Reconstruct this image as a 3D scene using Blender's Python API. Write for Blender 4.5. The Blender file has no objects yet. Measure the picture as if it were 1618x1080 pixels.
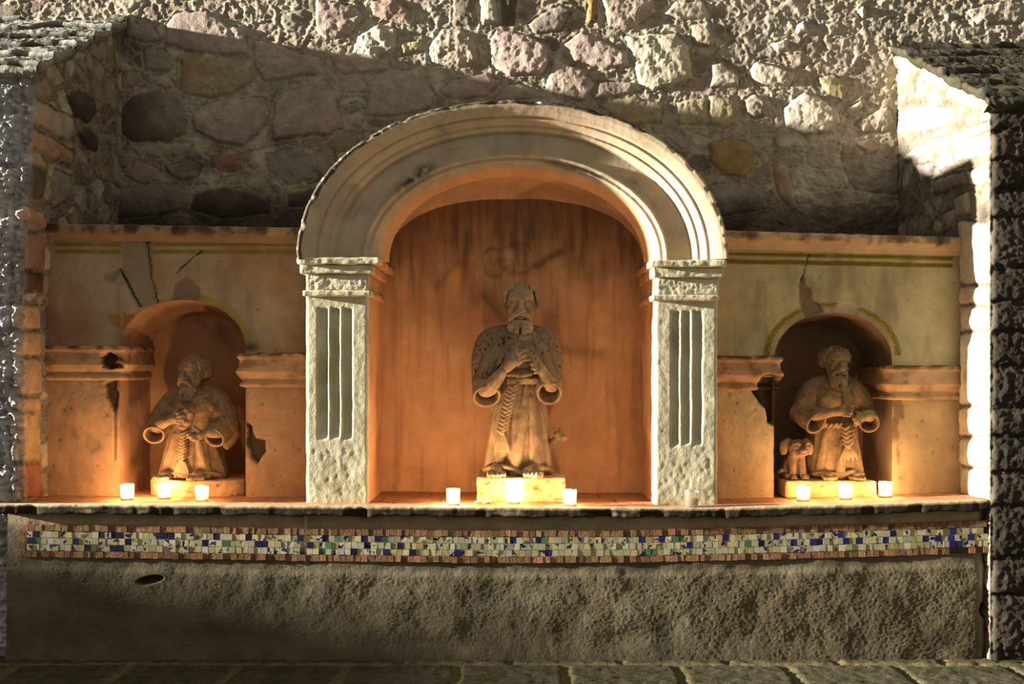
import bpy, math, random
import numpy as np
from mathutils import Vector

# ------------------------------------------------------------------ frame
# The front plane of the ledge is y = 0, +y goes into the wall, floor is z = 0.
D, F, ZC, CX, CY = 4.5, 1666.667, 1.234, 809.0, 585.0
SC = bpy.context.scene
COLL = SC.collection
rng = np.random.RandomState(7)
random.seed(7)


def PX(px, Y):
    return (px - CX) * (D + Y) / F


def PZ(py, Y):
    return ZC + (CY - py) * (D + Y) / F


def lin(c):
    c = np.asarray(c, float) / 255.0
    return np.where(c <= 0.04045, c / 12.92, ((c + 0.055) / 1.055) ** 2.4)


# ------------------------------------------------------------------ noise
_perm = rng.permutation(256)
_perm = np.concatenate([_perm, _perm, _perm]).astype(np.int64)
_g = rng.normal(size=(256, 3))
_g /= np.linalg.norm(_g, axis=1)[:, None]


def perlin(x, y, z):
    x, y, z = np.broadcast_arrays(np.asarray(x, float), np.asarray(y, float), np.asarray(z, float))
    xi, yi, zi = np.floor(x).astype(np.int64), np.floor(y).astype(np.int64), np.floor(z).astype(np.int64)
    xf, yf, zf = x - xi, y - yi, z - zi
    u, v, w = [t * t * t * (t * (t * 6 - 15) + 10) for t in (xf, yf, zf)]
    xi &= 255
    yi &= 255
    zi &= 255

    def gr(a, b, c):
        h = _perm[_perm[_perm[xi + a] + yi + b] + zi + c]
        g = _g[h]
        return g[..., 0] * (xf - a) + g[..., 1] * (yf - b) + g[..., 2] * (zf - c)
    l = lambda t, a, b: a + t * (b - a)
    return 1.5 * l(w, l(v, l(u, gr(0, 0, 0), gr(1, 0, 0)), l(u, gr(0, 1, 0), gr(1, 1, 0))),
                   l(v, l(u, gr(0, 0, 1), gr(1, 0, 1)), l(u, gr(0, 1, 1), gr(1, 1, 1))))


def fbm(x, y, z, o=4, gain=0.5):
    s, a, t = 0.0, 1.0, 0.0
    for i in range(o):
        k = 2.03 ** i
        s = s + a * perlin(x * k + 17.3 * i, y * k - 5.1 * i, z * k + 3.7 * i)
        t += a
        a *= gain
    return s / t


def ridge(x, y, z, o=3):
    s, a, t = 0.0, 1.0, 0.0
    for i in range(o):
        k = 2.07 ** i
        s = s + a * (1 - np.abs(perlin(x * k + 31.0 * i, y * k, z * k - 11.0 * i)) * 2)
        t += a
        a *= 0.5
    return s / t


def sstep(a, b, x):
    t = np.clip((x - a) / (b - a), 0, 1)
    return t * t * (3 - 2 * t)


def mixc(a, b, t):
    t = np.asarray(t)[..., None]
    return a * (1 - t) + b * t


# ------------------------------------------------------------------ mesh building
class Surf:
    """collects grids and loose polygons with one colour per vertex"""

    def __init__(s):
        s.v, s.c, s.f, s.n = [], [], [], 0

    def grid(s, V, Cc, flip=False, wrap=False):
        nu, nv = V.shape[:2]
        idx = np.arange(nu * nv).reshape(nu, nv) + s.n
        if wrap:
            idx = np.concatenate([idx, idx[:1]], 0)
        a, b, c, d = idx[:-1, :-1], idx[1:, :-1], idx[1:, 1:], idx[:-1, 1:]
        q = np.stack([a, b, c, d] if not flip else [a, d, c, b], -1).reshape(-1, 4)
        s.v.append(V.reshape(-1, 3))
        Cc = np.broadcast_to(np.asarray(Cc, float), V.shape)
        s.c.append(Cc.reshape(-1, 3))
        s.f.append(q)
        s.n += nu * nv
        return s

    def build(s, name, mat, parent=None, smooth=True, weld=True):
        v = np.concatenate(s.v).astype(np.float32)
        c = np.concatenate(s.c).astype(np.float32)
        f = np.concatenate(s.f).astype(np.int32)
        return raw_mesh(name, v, c, f, mat, parent, smooth, weld)


def raw_mesh(name, v, c, f, mat, parent=None, smooth=True, weld=False):
    if weld:
        key = np.round(v * 20000).astype(np.int64)
        _, first, inv = np.unique(key, axis=0, return_index=True, return_inverse=True)
        inv = inv.reshape(-1)
        v, c, f = v[first], c[first], inv[f].astype(np.int32)
    good = (f[:, 0] != f[:, 1]) & (f[:, 1] != f[:, 2]) & (f[:, 2] != f[:, 3]) & (f[:, 3] != f[:, 0]) & (f[:, 0] != f[:, 2]) & (f[:, 1] != f[:, 3])
    f = f[good]
    me = bpy.data.meshes.new(name)
    me.vertices.add(len(v))
    me.vertices.foreach_set('co', v.astype(np.float32).ravel())
    me.loops.add(f.size)
    me.loops.foreach_set('vertex_index', f.astype(np.int32).ravel())
    me.polygons.add(len(f))
    me.polygons.foreach_set('loop_start', np.arange(0, f.size, 4, dtype=np.int32))
    me.polygons.foreach_set('loop_total', np.full(len(f), 4, np.int32))
    me.update(calc_edges=True)
    me.validate()
    set_col(me, c)
    me.polygons.foreach_set('use_smooth', np.full(len(me.polygons), smooth, bool))
    return link(name, me, mat, parent)


def set_col(me, c):
    at = me.color_attributes.new('Col', 'FLOAT_COLOR', 'POINT')
    rgba = np.ones((len(me.vertices), 4), np.float32)
    rgba[:, :3] = c[:len(rgba)]
    at.data.foreach_set('color', rgba.ravel())


def link(name, me, mat, parent=None):
    o = bpy.data.objects.new(name, me)
    COLL.objects.link(o)
    if mat:
        me.materials.append(mat)
    if parent is not None:
        o.parent = parent
        w = Vector((0, 0, 0))
        p = parent
        while p is not None:
            w += p.location
            p = p.parent
        o.location = -w          # vertices are written in world space
    return o


def thing(name, label, cat, loc=(0, 0, 0), group=None):
    o = bpy.data.objects.new(name, None)
    o.empty_display_size = 0.1
    COLL.objects.link(o)
    o.location = loc
    return tag(o, label, cat, group)


def tag(o, label, cat, group=None):
    o['label'] = label
    o['category'] = cat
    if group:
        o['group'] = group
    return o


def struct(o, label=None, cat=None):
    o['kind'] = 'structure'
    if label:
        o['label'] = label
        o['category'] = cat
    return o


def box_surf(surf, x0, x1, y0, y1, z0, z1, res, r, colour, warp=None, bottom=True):
    """rounded box of fine grids; warp(P)->P and colour(P)->rgb work on the points"""
    lo, hi = np.array([x0, y0, z0]), np.array([x1, y1, z1])
    n = [max(2, int(math.ceil((hi[i] - lo[i]) / res)) + 1) for i in range(3)]
    ax = [np.linspace(lo[i], hi[i], n[i]) for i in range(3)]
    for d in range(3):
        e, g = [(1, 2), (2, 0), (0, 1)][d]
        for side in (0, 1):
            if d == 2 and side == 0 and not bottom:
                continue
            A, B = np.meshgrid(ax[e], ax[g], indexing='ij')
            P = np.zeros(A.shape + (3,))
            P[..., e], P[..., g], P[..., d] = A, B, (lo, hi)[side][d]
            rr = np.minimum(r, (hi - lo) * 0.49)
            q = np.clip(P, lo + rr, hi - rr)
            dv = P - q
            ln = np.linalg.norm(dv, axis=-1, keepdims=True)
            P = q + dv / np.maximum(ln, 1e-9) * np.min(rr)
            col = colour(P) if callable(colour) else colour
            if warp:
                P = warp(P)
            surf.grid(P, col, flip=(side == 0))
    return surf


def jitter(P, amp, sc, seed=0.0, o=3):
    x, y, z = P[..., 0] * sc, P[..., 1] * sc, P[..., 2] * sc
    return P + amp * np.stack([fbm(x + seed, y, z, o), fbm(x, y + 7 + seed, z, o), fbm(x, y, z + 13 + seed, o)], -1)


# ------------------------------------------------------------------ materials
def mat_col(name, rough=0.92, bumps=((60, 0.004), (220, 0.0015)), var=(0.72, 1.18), vscale=9.0, spec=0.15, coords='Object'):
    m = bpy.data.materials.new(name)
    m.use_nodes = True
    nt = m.node_tree
    nd, lk = nt.nodes, nt.links
    b = nd['Principled BSDF']
    at = nd.new('ShaderNodeAttribute')
    at.attribute_name = 'Col'
    tc = nd.new('ShaderNodeTexCoord')
    nz = nd.new('ShaderNodeTexNoise')
    nz.inputs['Scale'].default_value = vscale
    nz.inputs['Detail'].default_value = 8
    nz.inputs['Roughness'].default_value = 0.68
    lk.new(tc.outputs[coords], nz.inputs['Vector'])
    mr = nd.new('ShaderNodeMapRange')
    mr.inputs['From Min'].default_value = 0.3
    mr.inputs['From Max'].default_value = 0.7
    mr.inputs['To Min'].default_value = var[0]
    mr.inputs['To Max'].default_value = var[1]
    lk.new(nz.outputs['Fac'], mr.inputs['Value'])
    vm = nd.new('ShaderNodeVectorMath')
    vm.operation = 'SCALE'
    lk.new(at.outputs['Color'], vm.inputs[0])
    lk.new(mr.outputs['Result'], vm.inputs['Scale'])
    lk.new(vm.outputs['Vector'], b.inputs['Base Color'])
    b.inputs['Roughness'].default_value = rough
    b.inputs['Specular IOR Level'].default_value = spec
    prev = None
    for sc, dist in bumps:
        n2 = nd.new('ShaderNodeTexNoise')
        n2.inputs['Scale'].default_value = sc
        n2.inputs['Detail'].default_value = 5
        n2.inputs['Roughness'].default_value = 0.6
        lk.new(tc.outputs[coords], n2.inputs['Vector'])
        bp = nd.new('ShaderNodeBump')
        bp.inputs['Strength'].default_value = 1.0
        bp.inputs['Distance'].default_value = dist
        lk.new(n2.outputs['Fac'], bp.inputs['Height'])
        if prev:
            lk.new(prev.outputs['Normal'], bp.inputs['Normal'])
        prev = bp
    if prev:
        lk.new(prev.outputs['Normal'], b.inputs['Normal'])
    return m


M_STONE = mat_col('rubble_stone', 0.95, ((45, 0.006), (170, 0.003)), (0.66, 1.25), 14)
M_PLASTER = mat_col('old_plaster', 0.9, ((40, 0.003), (190, 0.0012)), (0.78, 1.15), 7)
M_NICHE = mat_col('orange_plaster', 0.9, ((35, 0.002), (160, 0.0012)), (0.8, 1.14), 6)
M_PILASTER = mat_col('rough_stucco', 0.92, ((50, 0.0022), (180, 0.0014)), (0.82, 1.12), 12)
M_ARCH = mat_col('arch_stucco', 0.9, ((60, 0.0009), (220, 0.0006)), (0.82, 1.12), 10)
M_RENDER = mat_col('rough_render', 0.8, ((60, 0.003), (170, 0.0018)), (0.7, 1.2), 10, 0.25)
M_LEDGE = mat_col('worn_ledge', 0.9, ((60, 0.002), (200, 0.001)), (0.65, 1.25), 22)
M_STATUE = mat_col('carved_stone', 0.88, ((120, 0.0016), (320, 0.0008)), (0.72, 1.15), 30)
M_TILE = mat_col('glazed_mosaic', 0.3, ((90, 0.0006),), (0.85, 1.08), 60, 0.5)
M_BRICKT = mat_col('terracotta_mosaic', 0.85, ((120, 0.002),), (0.7, 1.2), 70)
M_FLOOR = mat_col('mossy_paving', 0.95, ((60, 0.006), (200, 0.004)), (0.55, 1.3), 30)
M_SLATE = mat_col('mossy_coping', 0.95, ((40, 0.01), (150, 0.005)), (0.5, 1.35), 16)


# ------------------------------------------------------------------ masonry field
def poly_inside(U, V, pts):
    """signed distance, positive inside"""
    p = np.asarray(pts, float)
    d = np.full(U.shape, 1e9)
    s = np.ones(U.shape)
    n = len(p)
    j = n - 1
    for i in range(n):
        ex, ey = p[j, 0] - p[i, 0], p[j, 1] - p[i, 1]
        wx, wy = U - p[i, 0], V - p[i, 1]
        t = np.clip((wx * ex + wy * ey) / (ex * ex + ey * ey + 1e-12), 0, 1)
        d = np.minimum(d, (wx - ex * t) ** 2 + (wy - ey * t) ** 2)
        c1, c2, c3 = V >= p[i, 1], V < p[j, 1], ex * wy > ey * wx
        flip = (c1 & c2 & c3) | (~c1 & ~c2 & ~c3)
        s = np.where(flip, -s, s)
        j = i
    return -s * np.sqrt(d)


def hsh(a, b, k):
    h = np.sin(a * 127.1 + b * 311.7 + k * 74.7) * 43758.5453
    return h - np.floor(h)


def masonry(U, V, polys, cell=(0.16, 0.10), seed=0.0, palette=None, mortar=(128, 116, 94), height=0.035, rough=0.010, fillh=0.7):
    """returns height and colour for a wall of traced stones set in smaller rubble"""
    wu = 0.016 * fbm(U * 11 + seed, V * 11, seed, 4)
    wv = 0.014 * fbm(U * 11, V * 11 + 9, seed + 5, 3)
    u, v = U + wu, V + wv
    # rubble: jittered cells
    gu, gv = u / cell[0], v / cell[1]
    iu, iv = np.floor(gu), np.floor(gv)
    f1 = np.full(U.shape, 9.0)
    f2 = np.full(U.shape, 9.0)
    ca = np.zeros(U.shape)
    cb = np.zeros(U.shape)
    for a in (-1, 0, 1):
        for b in (-1, 0, 1):
            qa, qb = iu + a, iv + b
            sx = qa + 0.5 + 0.8 * (hsh(qa, qb, 1 + seed) - 0.5)
            sy = qb + 0.5 + 0.8 * (hsh(qa, qb, 2 + seed) - 0.5)
            wgt = 0.8 + 0.5 * hsh(qa, qb, 3 + seed)
            d = np.sqrt((gu - sx) ** 2 + (gv - sy) ** 2) * wgt
            nearer = d < f1
            f2 = np.where(nearer, f1, np.minimum(f2, d))
            ca = np.where(nearer, qa, ca)
            cb = np.where(nearer, qb, cb)
            f1 = np.where(nearer, d, f1)
    ins = (f2 - f1) * 0.5 * min(cell) - 0.008
    hh = (0.35 + 0.65 * hsh(ca, cb, 4 + seed)) * height * fillh
    hh = np.where(hsh(ca, cb, 8 + seed) < 0.22, 0.1 * height, hh)
    pal = np.array([lin(c) for c in (palette or [(146, 130, 118), (156, 144, 124), (130, 120, 106), (112, 100, 88), (170, 160, 140), (142, 128, 106)])])
    col = pal[(hsh(ca, cb, 5 + seed) * len(pal)).astype(int) % len(pal)]
    rg = np.full(U.shape, rough) * (0.6 + 0.8 * hsh(ca, cb, 6 + seed))
    pd = np.full(U.shape, -1.0)
    tilt = (hsh(ca, cb, 9 + seed) - 0.5) * 0.25 * (u - (ca + 0.5) * cell[0]) + (hsh(ca, cb, 10 + seed) - 0.5) * 0.25 * (v - (cb + 0.5) * cell[1])
    for k, st in enumerate(polys):
        pts, c = np.asarray(st[0], float), lin(st[1])
        h = st[2] if len(st) > 2 else 1.0
        r = st[3] if len(st) > 3 else 1.0
        lo, hi = pts.min(0) - 0.05, pts.max(0) + 0.05
        m = (u > lo[0]) & (u < hi[0]) & (v > lo[1]) & (v < hi[1])
        if not m.any():
            continue
        d = poly_inside(u[m], v[m], pts)
        better = d > pd[m]
        pdm = pd[m]
        pdm[better] = d[better]
        pd[m] = pdm
        on = better & (d > -0.012)
        im = ins[m]
        im[on] = d[on]
        ins[m] = im
        hm = hh[m]
        hm[on] = height * h
        hh[m] = hm
        cm = col[m]
        cm[on] = c
        col[m] = cm
        rm = rg[m]
        rm[on] = rough * r
        rg[m] = rm
        tm = tilt[m]
        cu, cv = pts.mean(0)
        tl = (hsh(k, 3.0, seed) - 0.5) * 0.10 * (u[m] - cu) + (hsh(k, 5.0, seed) - 0.5) * 0.10 * (v[m] - cv)
        tm[on] = tl[on]
        tilt[m] = tm
    body = sstep(-0.002, 0.016, ins)
    dome = np.clip(ins / 0.06, 0, 1) ** 0.6
    n1 = fbm(U * 22 + seed, V * 22, 1.0, 4)
    n2 = ridge(U * 48, V * 48 + seed, 2.0, 3)
    crust = 0.45 * height + 0.010 * fbm(U * 30, V * 30, 8.0 + seed, 4) + 0.006 * n2
    stone = hh * (0.65 + 0.35 * dome) + tilt + rg * (1.2 * n1 + 0.5 * n2)
    H = crust * (1 - body) + np.maximum(stone, crust * 0.6) * body
    joint = np.exp(-(ins / 0.007) ** 2)
    H = H - 0.010 * joint * (0.5 + 0.5 * sstep(-0.1, 0.3, n1))
    mc = lin(mortar) * (0.75 + 0.5 * (fbm(U * 9, V * 9, 4 + seed, 4)[..., None] + 0.5))
    col = mixc(mc, col, sstep(-0.004, 0.008, ins))
    # lichen and dirt patches
    di = sstep(0.12, 0.5, fbm(U * 4.5 + 3, V * 4.5, 6 + seed, 5))
    col = mixc(col, col * 0.45, di * 0.8)
    col = mixc(col, lin((60, 52, 42)) + 0 * col, joint * 0.45 * sstep(-.3, .2, n1))
    return H, col


def crop(pts, ox, oy, s):
    return [(ox + x / s, oy + y / s) for x, y in pts]


MAU, BEI, DRK, OCH, GRY, LGT, PUR, RED = (152, 134, 122), (162, 148, 128), (92, 80, 68), (138, 116, 76), (136, 126, 112), (182, 172, 152), (78, 64, 62), (142, 112, 96)
c6 = lambda *p: crop(p, 0, 0, 2.842)
c8 = lambda *p: crop(p, 500, 0, 2.61)
c7 = lambda *p: crop(p, 1120, 0, 2.841)
BACK = [
    (c6((745, 110), (800, 60), (930, 55), (1010, 100), (1110, 150), (1125, 250), (1000, 252), (850, 235), (750, 205)), MAU, 1.1, 0.5),
    (c6((1142, 185), (1250, 200), (1340, 240), (1440, 260), (1455, 340), (1340, 350), (1190, 372), (1148, 310)), MAU, 1.2, 0.35),
    (c6((815, 255), (1000, 258), (1130, 300), (1140, 370), (1050, 425), (950, 450), (890, 440), (812, 420)), OCH, 1.0, 0.5),
    (c6((545, 490), (600, 430), (700, 410), (820, 430), (850, 500), (840, 600), (760, 640), (600, 640), (540, 600)), DRK, 1.0, 0.7),
    (c6((865, 530), (900, 480), (1040, 442), (1200, 440), (1212, 520), (1180, 580), (1100, 660), (960, 640), (880, 590)), MAU, 1.1, 0.3),
    (c6((1232, 470), (1265, 420), (1465, 355), (1510, 440), (1550, 580), (1470, 610), (1330, 620), (1235, 640), (1225, 560)), MAU, 1.2, 0.25),
    (c6((590, 660), (720, 640), (870, 640), (865, 690), (720, 715), (630, 700)), BEI, 0.9, 0.4),
    (c6((740, 750), (850, 710), (910, 740), (890, 800), (820, 815), (750, 780)), GRY, 1.1, 0.7),
    (c6((950, 700), (1100, 690), (1095, 770), (1000, 780), (950, 750)), RED, 0.7, 0.4),
    (c6((870, 880), (1000, 840), (1130, 870), (1220, 900), (1220, 960), (1000, 985), (860, 940)), DRK, 0.8, 0.8),
    (c6((500, 850), (700, 820), (860, 830), (840, 940), (700, 970), (500, 985)), GRY, 0.7, 0.8),
    (c6((560, 790), (610, 720), (720, 760), (730, 810), (640, 830)), MAU, 0.8, 0.6),
    (c6((645, 230), (740, 225), (790, 290), (770, 330), (650, 320)), GRY, 0.9, 0.5),
    (c6((665, 340), (760, 335), (800, 395), (740, 405), (660, 375)), BEI, 0.9, 0.5),
    (c6((548, 330), (640, 320), (655, 370), (600, 395), (550, 400)), MAU, 0.8, 0.5),
    (c6((570, 130), (700, 120), (720, 190), (650, 200), (560, 170)), GRY, 1.0, 0.6),
    (c6((1200, 690), (1290, 660), (1400, 700), (1420, 800), (1300, 840), (1210, 770)), GRY, 0.5, 1.0),
    (c6((1290, 870), (1421, 850), (1421, 940), (1300, 930)), DRK, 0.5, 1.0),
    (c8((240, 310), (300, 290), (400, 288), (450, 310), (490, 390), (480, 450), (300, 488), (200, 478), (220, 380)), MAU, 1.2, 0.25),
    (c8((460, 200), (520, 120), (600, 120), (665, 180), (665, 260), (590, 290), (470, 260)), BEI, 1.2, 1.6),
    (c8((700, 180), (740, 130), (860, 140), (950, 190), (960, 270), (930, 310), (800, 320), (720, 280)), (170, 150, 138), 1.3, 1.5),
    (c8((1270, 150), (1480, 140), (1530, 190), (1555, 330), (1390, 380), (1330, 350), (1300, 250)), (180, 172, 146), 1.4, 0.8),
    (c8((1010, 190), (1090, 130), (1200, 180), (1280, 220), (1290, 280), (1200, 290), (1060, 260)), (164, 144, 132), 1.2, 1.2),
    (c8((940, 370), (980, 240), (1100, 290), (1150, 350), (1110, 420), (1000, 400)), (168, 150, 134), 1.1, 1.5),
    (c8((1130, 420), (1160, 340), (1300, 340), (1350, 380), (1250, 400)), MAU, 1.0, 1.0),
    (c8((510, 380), (560, 330), (700, 300), (770, 340), (700, 400), (560, 420)), MAU, 1.1, 0.5),
    (c8((60, 205), (200, 222), (310, 260), (300, 300), (110, 312), (60, 270)), MAU, 1.1, 0.5),
    (c8((90, 340), (170, 320), (220, 360), (200, 385), (90, 385)), MAU, 0.8, 0.4),
    (c8((110, 440), (170, 420), (200, 450), (150, 475)), GRY, 0.9, 0.4),
    (c8((170, 150), (260, 100), (330, 120), (330, 220), (250, 250), (150, 220)), LGT, 1.2, 1.3),
    (c8((345, 175), (440, 175), (440, 220), (350, 235)), (164, 152, 96), 1.0, 1.0),
    (c8((670, 0), (740, -30), (750, 100), (680, 115)), LGT, 1.4, 0.4),  # lit part of the dark patch, its light given as a pale stone
    (c8((560, -20), (660, -20), (660, 110), (560, 110)), DRK, 0.9, 1.2),
    (c8((760, -20), (830, -20), (820, 110), (760, 110)), DRK, 0.9, 1.2),
    (c8((870, 100), (1000, 20), (1060, 40), (1010, 130), (900, 150)), GRY, 1.0, 1.1),
    (c8((1115, -20), (1160, -20), (1150, 100), (1115, 100)), (150, 118, 78), 1.1, 0.4),
    (c8((1170, -20), (1390, -20), (1400, 60), (1290, 130), (1200, 110)), BEI, 1.1, 1.4),
    (c8((1420, 60), (1480, 10), (1600, 10), (1618, 80), (1500, 90)), LGT, 1.1, 0.9),
    (c8((1540, 110), (1618, 90), (1640, 190), (1560, 190)), BEI, 1.0, 1.4),
    (c8((1150, 430), (1300, 400), (1430, 430), (1420, 510), (1280, 520)), (150, 138, 104), 1.0, 1.2),
    (c8((1480, 420), (1618, 400), (1618, 520), (1490, 520)), (150, 138, 104), 1.0, 1.0),
    (c8((780, 350), (830, 345), (900, 370), (960, 410), (720, 415)), MAU, 1.0, 0.4),
    (c8((0, 0), (150, 20), (200, 80), (150, 150), (40, 170), (0, 130)), MAU, 1.1, 1.4),
    (c8((220, 10), (320, -5), (400, 60), (380, 110), (230, 70)), (160, 128, 112), 1.1, 1.0),
    (c7((325, 490), (420, 415), (480, 440), (560, 480), (590, 550), (530, 600), (420, 610), (340, 570)), LGT, 1.6, 0.5),
    (c7((150, 450), (200, 420), (260, 460), (260, 520), (200, 540), (160, 510)), GRY, 1.2, 1.2),
    (c7((180, 320), (210, 280), (300, 300), (380, 330), (360, 390), (230, 390), (185, 360)), LGT, 1.3, 1.2),
    (c7((0, 430), (90, 440), (140, 490), (130, 560), (60, 580), (0, 560)), (152, 140, 106), 1.1, 1.2),
    (c7((0, 650), (90, 610), (200, 660), (215, 740), (150, 800), (60, 790), (0, 720)), OCH, 1.1, 0.5),
    (c7((480, 350), (560, 340), (630, 390), (600, 450), (520, 430)), (140, 124, 86), 1.2, 1.1),
    (c7((640, 560), (720, 510), (800, 480), (830, 560), (780, 600), (690, 600)), GRY, 1.1, 1.2),
    (c7((600, 490), (680, 450), (690, 490), (620, 510)), LGT, 1.2, 0.5),
    (c7((610, 520), (690, 495), (695, 515), (630, 540)), BEI, 1.1, 0.5),
    (c7((640, 640), (720, 620), (760, 680), (700, 700)), RED, 1.0, 0.8),
    (c7((0, 290), (50, 280), (130, 340), (130, 390), (0, 400)), LGT, 1.2, 1.1),
    (c7((280, 740), (360, 770), (400, 930), (370, 960), (300, 870)), RED, 0.8, 0.5),
    (c7((0, 830), (150, 820), (260, 870), (270, 940), (0, 980)), GRY, 0.8, 0.6),
    (c7((590, 650), (850, 730), (850, 880), (650, 860), (590, 740)), DRK, 0.8, 0.8),
    (c7((1130, 60), (1230, 20), (1400, 10), (1400, 110), (1200, 120)), BEI, 1.1, 0.6),
    (c7((380, 120), (430, 90), (440, 150), (390, 160)), LGT, 1.2, 0.6),
    (c7((660, 60), (690, 20), (710, 70), (690, 100)), LGT, 1.3, 0.5),
    (c7((270, 200), (340, 180), (370, 230), (300, 240)), LGT, 1.2, 0.8),
]
YB = 1.10                                   # plane of the rubble wall


def build_back_wall():
    X = np.concatenate([np.linspace(-5.0, -2.85, 70)[:-1], np.linspace(-2.85, 2.85, 860), np.linspace(2.85, 5.0, 70)[1:]])
    Z = np.concatenate([np.linspace(1.5, 3.3, 275), np.linspace(3.3, 4.6, 70)[1:]])
    U, V = np.meshgrid(X, Z, indexing='ij')
    polys = [([(PX(a, YB), PZ(b, YB)) for a, b in p[0]],) + tuple(p[1:]) for p in BACK]
    H, col = masonry(U, V, polys, (0.155, 0.10), 0.0, None, (158, 148, 126), 0.030, 0.0045, 0.6)
    px = CX + U * F / (D + YB)
    py = CY - (V - ZC) * F / (D + YB)
    # rougher, crusted render towards the upper right, coloured paler to look lamplit
    cr = sstep(-0.25, 0.35, fbm(U * 1.6, V * 1.6, 2.2, 3) + 0.5 * sstep(1050, 1300, px) - 0.35 * sstep(180, 260, py))
    H = H + cr * (0.005 * ridge(U * 26, V * 26, 5.5, 4) + 0.013 * fbm(U * 16, V * 16, 11.0, 5) + 0.004 * fbm(U * 70, V * 70, 1.0, 3))
    col = mixc(col, lin((176, 166, 148)) + 0 * col, cr * 0.45)
    # black algae where rain stands on top of the cornice
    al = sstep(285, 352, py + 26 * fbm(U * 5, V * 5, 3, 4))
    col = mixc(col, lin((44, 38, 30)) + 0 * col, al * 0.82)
    yel = sstep(0.2, 0.5, fbm(U * 7, V * 7, 21.0, 4)) * 0.35
    col = mixc(col, lin((128, 112, 62)) + 0 * col, yel)
    s = Surf()
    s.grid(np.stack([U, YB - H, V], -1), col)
    return struct(s.build('wall_back', M_STONE), 'tall rubble stone wall rising behind the plaster niches', 'wall')


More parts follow.
